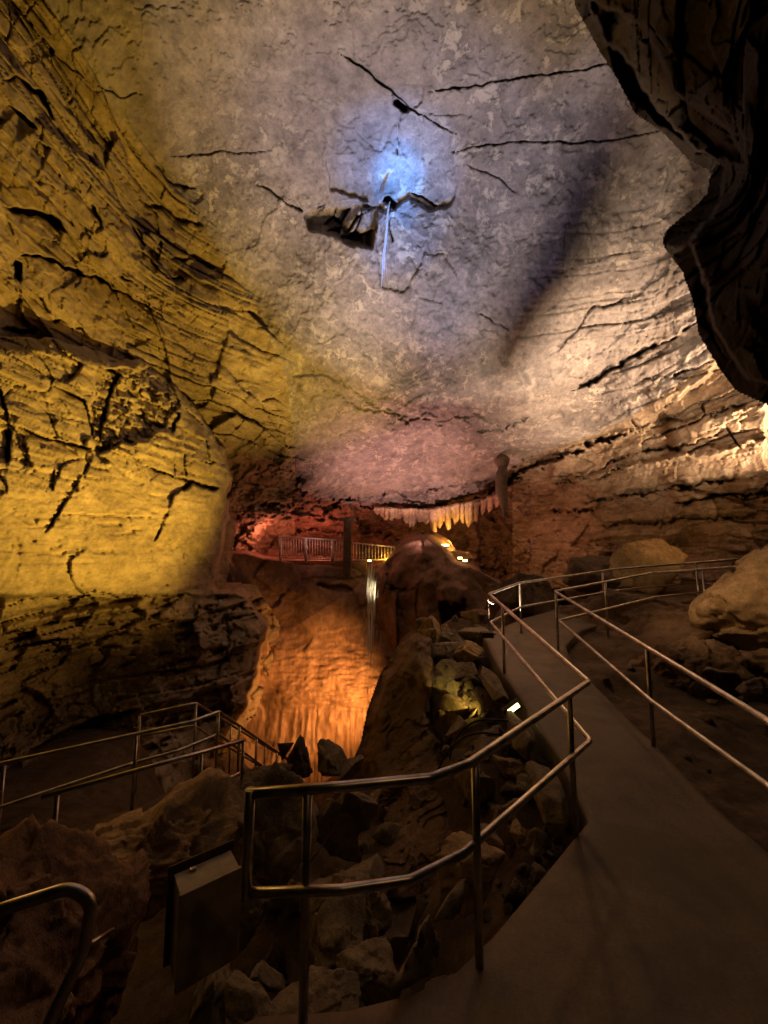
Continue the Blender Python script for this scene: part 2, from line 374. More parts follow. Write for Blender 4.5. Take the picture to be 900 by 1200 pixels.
shell_cracks = [
 ([(395, 60), (430, 85), (470, 118), (500, 138), (540, 162)], 1.8, .4), ([(497, 107), (560, 98), (620, 88), (690, 80), (735, 74)], 1.6, .3),
 ([(525, 180), (570, 170), (640, 166), (720, 166), (790, 150)], 1.4, .3), ([(190, 185), (250, 180), (330, 178)], 1.3, .2), ([(300, 215), (330, 232), (358, 250)], 1.5, .3),
 ([(480, 225), (515, 243)], 2.2, .4), ([(455, 255), (462, 285)], 1.5, .4), ([(540, 190), (580, 205), (610, 228)], 1.2, .2), ([(560, 365), (600, 388)], 1.4, .2),
 ([(462, 120), (478, 130)], 5, .9), ([(470, 130), (464, 185)], 1.3, .2), ([(452, 232), (462, 245)], 5, .8), ([(470, 300), (500, 320), (505, 345)], 1.6, .12), ([(480, 290), (520, 300), (540, 325)], 1.6, .12),
 ([(0, 92), (20, 95), (45, 110), (62, 140)], 4, 1.1), ([(0, 118), (25, 130), (45, 148)], 4, 1.0), ([(40, 162), (62, 176)], 6, .9), ([(0, 240), (30, 248), (55, 258), (80, 275)], 4.5, 1.1),
 ([(0, 290), (30, 298), (65, 308), (92, 316), (110, 322), (150, 348), (180, 365), (197, 377)], 3.4, 1.0), ([(22, 300), (24, 328)], 3, .9), ([(92, 312), (98, 322)], 6, .9),
 ([(155, 288), (175, 305), (200, 325), (215, 330)], 2.6, .7), ([(188, 282), (186, 305)], 4.5, .9), ([(20, 345), (22, 370), (35, 385)], 6, 1.2), ([(0, 385), (45, 388)], 6, 1.2),
 ([(30, 410), (38, 435)], 5, 1.2), ([(5, 428), (50, 438)], 5, 1.0), ([(50, 40), (62, 62)], 6, .6), ([(105, 240), (120, 268)], 4, .7), ([(140, 320), (190, 355), (240, 372)], 1.8, .4),
 ([(60, 60), (100, 90), (140, 115), (170, 110)], 1.6, .25), ([(180, 190), (205, 215), (238, 225)], 3.5, .3), ([(160, 235), (200, 250), (240, 268)], 4, .35), ([(195, 300), (225, 305), (260, 318)], 4.5, .3),
 ([(60, 375), (95, 385), (105, 400)], 2, .5), ([(0, 450), (20, 455)], 3, .5),
 ([(668, 460), (700, 442), (740, 422), (790, 395), (835, 368)], 5.5, .9), ([(560, 590), (600, 556), (640, 536), (700, 521), (742, 504), (766, 490)], 6.5, 1.6),
 ([(765, 485), (800, 465), (850, 438), (890, 420)], 4.0, .8), ([(680, 556), (740, 533), (800, 522), (850, 505)], 2.4, .7), ([(780, 443), (820, 430), (855, 413)], 3.5, .8),
 ([(740, 490), (752, 500), (770, 512)], 2.5, .6), ([(680, 590), (760, 575), (850, 560), (900, 553)], 3.0, .7), ([(640, 600), (700, 596)], 2.6, .5), ([(790, 590), (850, 578), (900, 570)], 3.5, .9),
 ([(850, 500), (862, 520), (872, 530)], 2, .5), ([(700, 618), (780, 610), (900, 600)], 3, .6), ([(640, 570), (700, 560), (730, 548)], 2.5, .5), ([(870, 575), (900, 570)], 7, 1.2),
 ([(280, 592), (300, 588), (330, 592)], 3, .8), ([(388, 606), (388, 588), (410, 586), (440, 596), (470, 602), (520, 597), (570, 583)], 4.0, 2.2), ([(350, 560), (345, 572), (360, 578)], 2, .4),
 ([(620, 488), (600, 500), (560, 505)], 1.6, .25), ([(300, 545), (320, 552), (330, 560)], 1.8, .3),
 ([(380, 455), (430, 478), (470, 492), (560, 495)], 1.8, .16), ([(640, 420), (655, 405), (700, 360), (735, 345)], 1.6, .2)]
ceil_cracks = shell_cracks[:12]; shell_cracks = shell_cracks[12:]
shell_recess = [
 ([(357, 250), (370, 240), (395, 236), (438, 240), (440, 262), (436, 293), (415, 292), (385, 275), (365, 268)], .6, 1.2),
 ([(460, 100), (495, 97), (498, 118), (482, 136), (462, 122)], .14, 1.5),
 ([(380, 188), (420, 180), (452, 205), (470, 190), (480, 200), (520, 192), (535, 215), (530, 240), (510, 250), (480, 232), (455, 250), (415, 232), (385, 222)], .16, 1.2),
 ([(440, 270), (460, 250), (500, 285), (500, 300), (470, 345), (445, 340)], .14, 1.2),
 ([(190, 195), (240, 225), (230, 240), (185, 215)], .12, 2), ([(190, 300), (262, 312), (262, 328), (205, 322)], .15, 2),
 ([(640, 420), (700, 395), (750, 372), (760, 380), (690, 420), (650, 436)], .08, 2),
 ([(345, 440), (400, 445), (430, 470), (480, 490), (560, 488), (600, 505), (560, 540), (480, 520), (380, 500)], -.10, 1.5),
 ([(560, 578), (600, 550), (640, 529), (700, 512), (742, 492), (768, 487), (835, 432), (905, 400), (1160, 300), (1160, 780), (560, 780)], .75, 2),
 ([(265, 600), (385, 606), (390, 590), (450, 600), (505, 596), (560, 580), (600, 640), (560, 780), (265, 780)], .9, 1.5),
 ([(640, 535), (760, 500), (900, 470), (900, 520), (760, 545), (645, 560)], -.35, 2),
 ([(676, 560), (800, 530), (900, 512), (900, 552), (800, 565), (700, 586)], -.55, 2)]
def shell_disp(P, U, V):
    sd = sdist(U, V, CEIL)
    wall = 1 - sstep(-30, 25, sd)
    leftw = wall * (U < 420); rightw = wall * (U >= 420)
    h = .30 * fbm(P, .28, 3, 3) + .03 * fbm(P, 1.6, 4, 5)
    # ceiling: thin flaking layers
    t = fbm(P * np.array([1, 1, .6]), .5, 7, 31, .58) * 3.0
    ter = (np.floor(t) + sstep(.86, 1.0, t - np.floor(t)))
    h = h + (1 - wall) * (.045 * ter + .010 * ridged(P, 3.2, 3, 41) * sstep(-.3, .5, fbm(P, .5, 2, 47)))
    rightc = sstep(560, 760, U) * sstep(180, 420, V)
    h = h + (1 - wall) * rightc * (.6 * strata(P, .34, 2.4, 77, .20, (.10, .12), .25, .03))
    lr = sstep(-1, 40, -sd) * (U < 420)
    h = h + leftw * (strata(P, .95, 2.6, 11, .46, (.10, -.10), .45, .05) + strata(P, .22, .9, 12, .10, (.10, -.10), .16, .025) + .05 * ridged(P, 2.0, 4, 43))
    h = h + rightw * (strata(P, .85, 6.0, 21, .62, (-.03, -.04), .5, .05, (1, .4)) + strata(P, .26, 2.2, 22, .17, (-.03, -.04), .12, .02, (1, .4)) + .015 * ridged(P, 2.0, 4, 44))
    f1, e1 = facet(P, .75, 701, (1, 1, 1.9)); f2, e2 = facet(P, 2.4, 711, (1, 1, 1.8)); f3, e3 = facet(P, .5, 721, (1, 1, 1))
    m1 = sstep(-.2, .5, fbm(P, .4, 2, 731)); m2 = sstep(-.25, .4, fbm(P, .7, 2, 733))
    f5, e5 = facet(P, .33, 725, (1, 1, 1.6), .1)
    h = h + leftw * (.62 * f5 + .30 * m1 * f1 + .08 * m2 * f2 + .12 * m1 * (1 - sstep(0, .02, e1)))
    h = h + rightw * (.30 * f5 + .12 * f1 + .045 * f2)
    h = h + (1 - wall) * ((.015 + .09 * rightc) * f2 * m2 + .05 * f3 + rightc * .12 * f1)
    # slivers broken out along the bedding
    Pz = P + P[..., :1] * np.array([0, 0, .10]) - P[..., 1:2] * np.array([0, 0, .10])
    sl = vnoise(Pz * np.array([.55, .55, 7]), 1.2, 741) + .45 * vnoise(P * np.array([1, 1, 6]), 2.6, 743)
    h = h + wall * .17 * sstep(.58, .66, sl) * sstep(-.1, .3, vnoise(P, .6, 745))
    h = h + .014 * fbm(P, 9, 2, 61)
    h = h + recess(U, V, P, shell_recess) + carve(U, V, P, shell_cracks) + carve(U, V, P, ceil_cracks, 55, 2.6, .10, .45)
    # loose blocks inside the ceiling hollow
    hol = smoothbox(U, V, [(372, 242), (436, 246), (434, 288), (385, 272)], 3)
    f4, e4 = facet(P @ np.array([[.8, .6, 0], [-.6, .8, 0], [0, 0, 1]]), 1.5, 751, (1, 2.6, 1), .1)
    h = h + hol * (.9 * f4 + .5 * (1 - sstep(0, .12, e4)))
    al = sstep(0, 12, inside(U, V, [(262, 596), (620, 560), (620, 780), (262, 780)]) * 12.)
    h = h + al * (.5 * f1 + .25 * f2)
    return h
US = axis_vals(-250, 1150, 1.4, (-10, 910), 10); VS = axis_vals(-250, 770, 1.4, (-10, 700), 10)
build_sheet(US, VS, shell_t, shell_disp, None, [
 ("cave_ceiling", lambda u, v: inside(u, v, CEIL), M['ceiling'], ("pale flaking limestone ceiling of the chamber, arching over everything", None, None, "structure")),
 ("cave_wall", lambda u, v: u < 345, M['wall'], ("yellow lit limestone wall with black cracks, left of the ceiling", None, None, "structure")),
 ("alcove_wall", lambda u, v: u < 600, M['far'], ("low reddish rock recess behind the balcony", None, None, "structure")),
 ("bedded_wall", None, M['right'], ("bedded limestone wall with ledges, right of the chamber", None, None, "structure"))])

# smooth bulging wall, left, in front of the shell
BULGE = [(-260, 395), (0, 395), (60, 398), (110, 415), (165, 422), (212, 455), (240, 500), (262, 528), (272, 560), (262, 600), (256, 650), (245, 697), (290, 700), (312, 735), (300, 785), (285, 830), (250, 870), (240, 1010), (-260, 1010)]
bul_t = TPS([(0, 400, 6.3), (0, 550, 5.6), (0, 690, 5.5), (100, 480, 7.6), (100, 600, 7.0), (110, 690, 7.0), (200, 560, 9.2), (200, 690, 8.8), (262, 560, 11.2), (245, 690, 10.4), (190, 440, 10.2),
 (0, 760, 6.1), (0, 850, 6.4), (120, 760, 8), (120, 860, 7.8), (220, 760, 9.3), (300, 740, 11.2), (240, 850, 9.3), (-250, 400, 3.7), (-250, 700, 3.5), (-250, 1000, 3.7), (0, 1000, 5.6), (150, 1000, 6.6), (230, 1000, 7.5)])
bul_cracks = [([(0, 455), (14, 500)], 2.5, .5), ([(13, 500), (8, 545)], 4.5, 1.0), ([(20, 498), (60, 515), (112, 530)], 2.2, .5), ([(112, 530), (85, 580), (50, 625)], 2.0, .35),
 ([(165, 546), (215, 563), (262, 576)], 2.0, .5), ([(262, 574), (225, 565), (205, 580), (198, 600)], 3.2, .8), ([(198, 600), (178, 635)], 1.6, .35), ([(210, 480), (204, 510)], 3.4, .7), ([(215, 478), (240, 500)], 2.4, .5),
 ([(60, 450), (100, 470), (112, 520)], 2.2, .5), ([(115, 430), (140, 440), (125, 470), (118, 520)], 2.5, .5), ([(0, 470), (20, 450), (40, 455)], 1.8, .3), ([(0, 600), (80, 602), (180, 606), (255, 615)], 1.1, .12),
 ([(65, 550), (62, 575)], 3, .35), ([(215, 640), (222, 690)], 1.1, .1), ([(0, 705), (50, 700), (120, 697), (245, 698)], 2.2, .35), ([(0, 762), (40, 752), (80, 748)], 6, .9), ([(240, 540), (262, 545)], 1.6, .4), ([(215, 530), (218, 560)], 1.2, .2)]
def bul_disp(P, U, V):
    sd = sdist(U, V, BULGE)
    h = .10 * fbm(P, .5, 3, 103) + .02 * fbm(P, 2.2, 4, 105) + .012 * ridged(P, 3.5, 3, 141)
    up = 1 - sstep(520, 600, V); low = sstep(695, 703, V)
    h = h + (.25 + .75 * up) * (strata(P, .7, 1.6, 111, .16, (.06, -.03), .0, .04) + strata(P, .2, .9, 112, .04, (.05, -.03), .06, .02)) + strata(P, .13, 2.5, 115, .022, (.05, -.03), .035, .012)
    h = h + low * (.35 + .30 * fbm(P, .7, 3, 121) + strata(P, .45, 1.6, 113, .35, (.2, -.15), .3, .05) + .06 * ridged(P, 2, 3, 123))
    f1, e1 = facet(P, .9, 801, (1, 1, 1.5)); f2, e2 = facet(P, 3.0, 811, (1, 1, 1.7)); m2 = sstep(-.1, .5, fbm(P, .8, 2, 833))
    h = h + (.07 + .12 * up + .3 * low) * f1 + (.014 + .04 * up + .08 * low) * f2 + (.0 + .06 * up + .08 * low) * m2 * (1 - sstep(0, .06, e2)) + up * .12 * (1 - sstep(0, .03, e1))
    sl = vnoise(P * np.array([1, 1, 6.]), 1.4, 841) + .5 * vnoise(P * np.array([1, 1, 4]), 4.2, 843)
    h = h + (.06 + .2 * low) * sstep(.55, .62, sl) + .006 * fbm(P, 14, 2, 845)
    h = h + recess(U, V, P, [([(115, 430), (195, 430), (212, 470), (192, 505), (112, 532), (106, 480)], .35, 1.5), ([(0, 697), (245, 697), (245, 725), (0, 728)], -.10, 2)], 170, 4)
    rb = smoothbox(U, V, [(115, 430), (195, 430), (212, 470), (192, 505), (112, 532), (106, 480)], 3)
    f3, e3 = facet(P, 4.5, 821, (1, 1, 1.6)); h = h + rb * (.22 * f3 + .10 * (1 - sstep(0, .1, e3)))
    h = h + carve(U, V, P, bul_cracks, 150, 2.2)
    wu = sd + 4 * vnoise(P, 1.5, 181) + 2.5 * vnoise(P, 5, 182)
    h = h + 5.0 * (1 - sstep(-5, 0, wu)) + .5 * (1 - sstep(0, 22, wu)) ** 2
    return h
build_sheet(axis_vals(-250, 330, 1.7, (-20, 330), 10), axis_vals(380, 1010, 1.7, (380, 900), 8), bul_t, bul_disp,
 lambda u, v: sdist(u, v, BULGE) > -16, [("rock_buttress", None, M['bulge'], ("smooth yellow limestone buttress bulging from the left wall, dark undercut below", "rock buttress"))])

# dark overhang, top right, close to the camera
OVER = [(690, -60), (693, 0), (720, 50), (738, 78), (760, 120), (790, 140), (818, 170), (855, 190), (848, 235), (830, 255), (797, 282), (818, 310), (832, 350), (838, 385), (858, 418), (876, 442), (905, 455), (1200, 560), (1200, -270), (680, -270)]
ov_t = TPS([(700, 0, 4.6), (750, 100, 4.7), (800, 150, 4.6), (850, 200, 4.7), (800, 285, 4.5), (850, 300, 4.1), (880, 430, 4.0), (900, 0, 3.2), (900, 200, 3.6), (900, 330, 3.5), (1200, 0, 2.0), (1200, 500, 2.1), (800, 30, 3.9), (700, -260, 3.6), (1200, -260, 1.8)])
def ov_disp(P, U, V):
    sd = sdist(U, V, OVER)
    h = .22 * fbm(P, .8, 3, 203) + strata(P, .35, .9, 211, .20, (.4, .2), .15, .03) + .03 * ridged(P, 3, 3, 213)
    f1, e1 = facet(P, 1.1, 861, (1, 1, 1.2)); f2, e2 = facet(P, 3.5, 863); h = h + .30 * f1 + .08 * f2
    wu = sd + 9 * vnoise(P, 1.6, 281) + 5 * vnoise(P, 5, 282) + 2 * vnoise(P, 14, 283)
    h = h + recess(U, V, P, [([(690, 0), (760, 30), (790, 110), (850, 150), (870, 190), (820, 180), (740, 110)], .5, 3)], 270, 6)
    return h + 1.6 * (1 - sstep(-5, 0, wu))
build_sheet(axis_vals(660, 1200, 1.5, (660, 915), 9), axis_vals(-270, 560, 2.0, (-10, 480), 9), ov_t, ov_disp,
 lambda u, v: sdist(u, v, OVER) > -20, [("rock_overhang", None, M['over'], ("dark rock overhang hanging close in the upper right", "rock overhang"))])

# far rock bank with flowstone below the balcony
BANK = [(180, 640), (250, 652), (300, 652), (330, 657), (405, 668), (440, 668), (520, 700), (580, 720), (600, 780), (560, 930), (180, 930)]
bk_t = TPS([(200, 660, 16), (260, 660, 17.3), (330, 660, 18.2), (400, 672, 18.4), (330, 760, 17.0), (300, 850, 16), (400, 850, 15.6), (450, 740, 17), (520, 760, 16.5), (400, 930, 15), (300, 930, 15), (560, 900, 14.5), (580, 720, 18), (470, 690, 17.6), (200, 900, 15)])
def bk_disp(P, U, V):
    h = .35 * fbm(P, .35, 3, 303) + .05 * fbm(P, 1.4, 3, 305)
    fl = sstep(735, 790, V) * sstep(285, 345, U)
    rib = sstep(815, 850, V)
    ripple = .09 * (1 - np.abs(vnoise(P * np.array([1.0, .6, 4.2]), 1.6, 311))) + .05 * (1 - np.abs(vnoise(P * np.array([1.2, .6, 4.0]), 4.5, 312)))
    ribs = .26 * (1 - np.abs(vnoise(P * np.array([1.0, .3, .06]), 6.5, 321))) + .15 * (1 - np.abs(vnoise(P * np.array([1.0, .3, .10]), 14, 322))) * (.4 + .6 * sstep(-.3, .4, vnoise(P, 1.1, 327)))
    edge = .5 * vnoise(P * np.array([1, .3, .2]), 2.5, 325)
    h = h - fl * ((1 - rib) * ripple * 2.2 + rib * ribs) + fl * .3 * sstep(818, 828, V + 12 * edge)
    rf = sstep(455, 480, U) * sstep(700, 740, V)
    h = h - rf * .25 * (1 - np.abs(vnoise(P * np.array([1.0, .3, .15]), 1.6, 331)))
    f1, e1 = facet(P, .6, 871); h = h + (1 - fl) * (.5 * strata(P, .8, 2.5, 313, .35, (.03, .02), .0) + .3 * f1)
    sd = sdist(U, V, BANK) + 4 * vnoise(P, .8, 381)
    return h + 3 * (1 - sstep(-9, 0, sd))
build_sheet(axis_vals(180, 600, 1.6), axis_vals(632, 930, 1.6), bk_t, bk_disp, lambda u, v: sdist(u, v, BANK) > -12,
 [("flowstone_cascade", lambda u, v: inside(u, v, [(270, 745), (345, 735), (400, 700), (440, 672), (520, 700), (600, 720), (600, 930), (270, 930)]), M['flow'], ("orange lit rippled flowstone with ribbed drapery in the pit", "flowstone")),
  ("rock_bank", None, M['far'], ("dark brown rock bank under the balcony", "rock bank"))])

# flowstone mound beside the far lamps
MOUND = [(440, 672), (462, 652), (478, 638), (500, 632), (518, 642), (530, 660), (548, 668), (560, 680), (572, 700), (578, 735), (560, 790), (500, 800), (455, 760), (440, 720)]
mo_t = TPS([(440, 680, 17.2), (480, 650, 16.2), (500, 640, 16.2), (480, 710, 15.6), (530, 665, 15.4), (530, 700, 14.7), (570, 700, 14.4), (560, 780, 14), (500, 790, 15), (450, 740, 16.6)])
def mo_disp(P, U, V):
    sd = sdist(U, V, MOUND) + 2.5 * vnoise(P, 1.2, 481)
    f1, e1 = facet(P, .7, 881, (1, 1, .5)); h = .42 * fbm(P, .6, 4, 403) + .25 * f1 + .05 * fbm(P, 2, 3, 405) - .22 * (1 - np.abs(vnoise(P * np.array([1, .5, .22]), .9, 413))) - .07 * (1 - np.abs(vnoise(P * np.array([1, .5, .2]), 1.8, 411)))
    hol = smoothbox(U + 2 * vnoise(P, 3, 421), V + 5 * vnoise(P * np.array([1, .3, .1]), 7, 422), [(516, 706), (530, 708), (544, 706), (548, 735), (518, 738)], 1.2)
    lip = smoothbox(U, V, [(512, 690), (530, 683), (546, 690), (546, 708), (516, 708)], 4)
    h = h - .35 * lip - lip * .10 * (1 - np.abs(vnoise(P * np.array([1, .3, .05]), 5, 431))) + 1.6 * hol
    h = h + carve(U, V, P, [([(455, 688), (470, 690), (488, 690)], 2.6, .5)], 440, 2)
    return h + .5 * (1 - sstep(0, 25, sd)) ** 2 + 2.5 * (1 - sstep(-9, 0, sd))
build_sheet(axis_vals(430, 590, 1.3), axis_vals(622, 805, 1.3), mo_t, mo_disp, lambda u, v: sdist(u, v, MOUND) > -12,
 [("flowstone_mound", None, M['far'], ("rounded brown flowstone mound with a small fringed hollow, behind the rubble", "flowstone"))])
# ---------------------------------------------------------------- walkway levels and ground
def zpath(x, y): return .113 * np.maximum(np.asarray(y, float) - 3.5, 0)
def at_h(u, v, h, level=None):
    """point seen at pixel (u, v) that is h metres above the walkway (or above a fixed level)"""
    d = 4.0; k = (-(v - 600) / F) * _cp + _sp
    for _ in range(60):
        p = at(u, v, d); z = (zpath(p[0], p[1]) if level is None else level) + h
        if k > -.012: k = -.012
        d = .7 * d + .3 * float((z - CAM_Z) / k)
    return at(u, v, d)
G = np.array([(0, -2, -.2), (0, 1.2, -.2), (1.5, 1.5, -.2), (1.5, 2.5, -.2), (2.2, 3.5, -.15), (2.3, 5, .03), (2.3, 6.5, .2), (2.6, 8, .38), (4, 9.3, .5), (6, 10.8, .65), (9, 12.5, .8), (3, 2, -.15), (2, 0, -.2), (.6, 1.6, -.2),
 (.9, 2.6, -.35), (1.3, 3.4, -.28), (1.4, 5, -.10), (1.4, 6.5, .1), (1.3, 8, .3), (1.0, 9.5, .35), (.8, 3.5, -.55), (1.0, 5, -.3), (1.0, 6.5, .0),
 (3.2, 2.8, -.22), (3.4, 4, -.10), (3.4, 5.5, .05), (3.8, 6.8, .3), (4.5, 4, .0), (5, 5.5, .0), (4.6, 7.6, .45), (6, 7, .2), (7, 5, .0), (8, 8, 1), (12, 8, 1.2), (7, 9.3, .9), (5, 2, 0), (9, 2, .4), (5, -2, 0),
 (-.6, 7, -3), (0, 6.8, -2.4), (-1, 9, -5), (.3, 9, -4.5), (-1, 13, -7), (2, 13, -4), (-3, 10, -5.5), (-4, 14, -7), (3, 15, -3), (1, 17, -7), (-3, 18, -7), (6, 18, 0), (12, 18, 1), (-8, 18, -5), (-10, 10, -3),
 (1.2, 10.5, .2), (2.2, 11, .4), (4, 12, .6), (4, 14, .6), (6, 14, .9), (9, 15, 1), (2.2, 12.5, -.6), (13, 13, 1.3),
 (0, 3, -1.0), (0, 4, -1.1), (-.4, 5, -1.0), (-.2, 5.6, -1.05), (-.9, 5.2, -1.05), (-1.4, 4.5, -1.3), (-.6, 3, -1.4), (-.5, 2.3, -1.5), (-1.4, 2.5, -1.6), (.2, 2.5, -.8), (-.9, 1.9, -1.6), (.3, 4.8, -.95), (.4, 5.8, -.8),
 (-2, 5, -1.45), (-3, 5.5, -1.45), (-4, 4, -1.45), (-3, 3, -1.5), (-2.2, 2.2, -1.2), (-2, 1, -1.5), (-5, 5, -1.5), (-6, 8, -1.5), (-3, 7.5, -2.4), (-2, 7, -2.4), (-1.6, 8.6, -3.8), (-8, 3, -1.5), (-8, -2, -1.5), (-3, -2, -1.5), (-1.6, 1.2, -1.6), (-1.2, 5.9, -1.6)])
def zground(x, y):
    x = np.asarray(x, float); y = np.asarray(y, float)
    num = 0; den = 0
    for gx, gy, gz in G:
        w = 1 / (((x - gx) ** 2 + (y - gy) ** 2) + .02) ** 2; num = num + w * gz; den = den + w
    return num / den
def zg(x, y):
    P = np.stack([np.asarray(x, float), np.asarray(y, float), np.zeros_like(np.asarray(x, float))], -1)
    z = zground(x, y)
    return z + .05 * fbm(P, 1.5, 4, 601) + .018 * fbm(P, 7, 3, 603)
gx_ = np.concatenate([np.arange(-16, -5, .35), np.arange(-5, 8, .035), np.arange(8, 18, .3)])
gy_ = np.concatenate([np.arange(-3, 1, .25), np.arange(1, 7, .033), np.arange(7, 14, .06), np.arange(14, 26, .4)])
GX, GY = np.meshgrid(gx_, gy_); GZ = zg(GX, GY)
go = link("ground", mesh_np("ground", np.stack([GX, GY, GZ], -1).reshape(-1, 3), grid_quads(*GX.shape)[:, ::-1][:, ::-1], M['earth']))
tag(go, "dark trodden earth and rock of the cave floor", None, None, "structure")

def slab(name, left, right, zf, th, mat, n=14, rough=.0):
    """a walkway slab lofted between two edge lines"""
    L = np.array(left, float); R = np.array(right, float); rows = []
    for k in range(len(L) - 1):
        m = max(1, int(np.linalg.norm(L[k + 1] - L[k]) / .12))
        for t in range(m):
            rows.append((L[k] + (L[k + 1] - L[k]) * t / m, R[k] + (R[k + 1] - R[k]) * t / m))
    rows.append((L[-1], R[-1]))
    V = []; nc = n + 5
    for a, b in rows:
        pts = [(a, -th), (a, -.02)] + [(a + (b - a) * (t / n), 0) for t in range(n + 1)] + [(b, -.02), (b, -th)]
        for k, (p, dz) in enumerate(pts):
            q = p.copy()
            if k == 2: q = q + (b - a) / np.linalg.norm(b - a) * .02
            if k == nc - 3: q = q - (b - a) / np.linalg.norm(b - a) * .02
            w = .012 * float(vnoise(np.array([[q[0], q[1], 0]]), 3, 5)[0])
            V.append((q[0] + w, q[1] + w * .8, float(zf(q[0], q[1])) + dz + .004 * float(vnoise(np.array([[q[0], q[1], 0]]), 1.2, 8)[0])))
    return link(name, mesh_np(name, V, grid_quads(len(rows), nc)[:, ::-1], mat))
e_ = [tuple(at_z(u, v, 0)[:2]) for u, v in ((215, 1225), (300, 1190), (400, 1184), (478, 1166), (530, 1140), (575, 1098), (632, 1030), (688, 962))]
pl = [(-2.4, -2.5)] + e_ + [(1.74, 4.2), (1.76, 4.9), (1.82, 6.9), (1.95, 8.1), (3.1, 9.3), (6.9, 12.1), (10.8, 13.8)]
pr = [(3.2, -2.5), (2.9, .6), (2.82, 1.0), (2.78, 1.4), (2.74, 1.8), (2.72, 2.1), (2.72, 2.45), (2.72, 2.8), (2.75, 3.3), (2.85, 4.3), (2.9, 5.0), (3.05, 6.7), (3.3, 7.5), (4.0, 8.4), (7.2, 10.6), (10.9, 12.2)]
tag(slab("walkway", pl, pr, zpath, .3, M['path']), "smooth damp concrete walkway curving away to the right", None, None, "structure")
lo = slab("lower_walkway", [(-8.5, 4.6), (-4.5, 5.0), (-3.3, 5.9), (-2.65, 6.9)], [(-7.5, 2.4), (-3.6, 3.75), (-2.3, 4.8), (-1.75, 5.35)], lambda x, y: -1.3, .25, M['path'])
tag(lo, "dark concrete walkway on the lower level", None, None, "structure")

# ---------------------------------------------------------------- tubes and boxes
def fillet(pts, r, n=6):
    P = [np.array(p, float) for p in pts]; out = [P[0]]
    for i in range(1, len(P) - 1):
        a, b, c = P[i - 1], P[i], P[i + 1]; u = a - b; w = c - b; lu = np.linalg.norm(u); lw = np.linalg.norm(w); u /= lu; w /= lw
        ang = math.acos(np.clip(u @ w, -1, 1))
        if ang > 3.05: out.append(b); continue
        t = min(r / math.tan(ang / 2), .45 * lu, .45 * lw)
        p0 = b + u * t; p1 = b + w * t
        for k in range(n + 1):
            s = k / n; out.append((1 - s) ** 2 * p0 + 2 * s * (1 - s) * b + s * s * p1)
    out.append(P[-1]); return out
def tube_mesh(name, pts, r, mat, seg=12, radii=None, cap=True):
    P = [Vector(p) for p in pts]; n = len(P); V = []; Fc = []
    up = None
    for i in range(n):
        t = (P[min(i + 1, n - 1)] - P[max(i - 1, 0)]).normalized()
        if up is None:
            up = Vector((0, 0, 1)) if abs(t.z) < .9 else Vector((1, 0, 0))
        s = t.cross(up).normalized(); up = s.cross(t).normalized()
        rr = radii[i] if radii is not None else r
        for k in range(seg):
            a = 2 * math.pi * k / seg; V.append(P[i] + (s * math.cos(a) + up * math.sin(a)) * rr)
    for i in range(n - 1):
        for k in range(seg):
            k2 = (k + 1) % seg; Fc.append((i * seg + k, i * seg + k2, (i + 1) * seg + k2, (i + 1) * seg + k))
    if cap:
        Fc.append(tuple(range(seg))[::-1]); Fc.append(tuple((n - 1) * seg + k for k in range(seg)))
    me = bpy.data.meshes.new(name); me.from_pydata([tuple(v) for v in V], [], Fc); me.materials.append(mat)
    me.polygons.foreach_set("use_smooth", [len(f) == 4 for f in Fc]); me.update(); return me
def local(pts, o): return [np.array(p, float) - np.array(o, float) for p in pts]
def part(name, pts, r, mat, parent, seg=12, radii=None):
    o = parent.location
    return link(name, tube_mesh(name, local(pts, o), r, mat, seg, radii), parent)
def on_line(pts, u0):
    """the point of a polyline of world points that projects nearest to column u0"""
    best = None; bd = 1e9
    for a, b in zip(pts[:-1], pts[1:]):
        a = np.array(a); b = np.array(b)
        for t in np.linspace(0, 1, 80):
            p = a + (b - a) * t; q = p - C0
            d = q[1] * _cp + q[2] * _sp
            e = abs(450 + F * q[0] / max(d, .1) - u0)
            if e < bd: bd = e; best = p
    return best
def boxm(name, c, size, mat, parent=None, rot=None, bev=.004):
    bm = bmesh.new(); bmesh.ops.create_cube(bm, size=1)
    bmesh.ops.scale(bm, vec=size, verts=bm.verts)
    if bev: bmesh.ops.bevel(bm, geom=list(bm.edges), offset=bev, segments=2, affect='EDGES', profile=.5)
    if rot is not None: bmesh.ops.rotate(bm, verts=bm.verts, cent=(0, 0, 0), matrix=rot)
    bmesh.ops.translate(bm, verts=bm.verts, vec=c)
    me = bpy.data.meshes.new(name); bm.to_mesh(me); bm.free(); me.materials.append(mat)
    return link(name, me, parent)

# ---------------------------------------------------------------- handrails
def handrail(label, top, mid, posts, rad=.024, base=None, corner=.09, extra=None, group="steel handrails along the walkways"):
    """top, mid: world points; posts: world points on the top rail"""
    o = Vector(top[len(top) // 2]); root = empty("handrail", (o.x, o.y, 0), label, "handrail", group)
    part("top_rail", fillet(top, corner), rad, M['steel'], root)
    if mid is not None: part("mid_rail", fillet(mid, corner), rad * .9, M['steel'], root)
    for p in posts:
        zb = float(base(p[0], p[1])) if base else float(zpath(p[0], p[1])) - .06
        q = part("post", [(p[0], p[1], p[2] - rad * .6), (p[0], p[1], zb)], rad * .92, M['steel'], root)
    return root
def H(l, h): return [at_h(u, v, h) for u, v in l]
topL = H([(290, 930), (400, 922), (505, 912), (548, 896), (690, 799), (573, 696), (609, 683), (720, 667), (872, 655)], 1.0)
midL = [at_h(303, 1053, .58)] + H([(400, 1043), (482, 1031), (543, 1000), (692, 868), (575, 729), (611, 711), (720, 692), (845, 680)], .58)
topL_ = topL; end = midL[0].copy(); end[:2] = topL[0][:2]
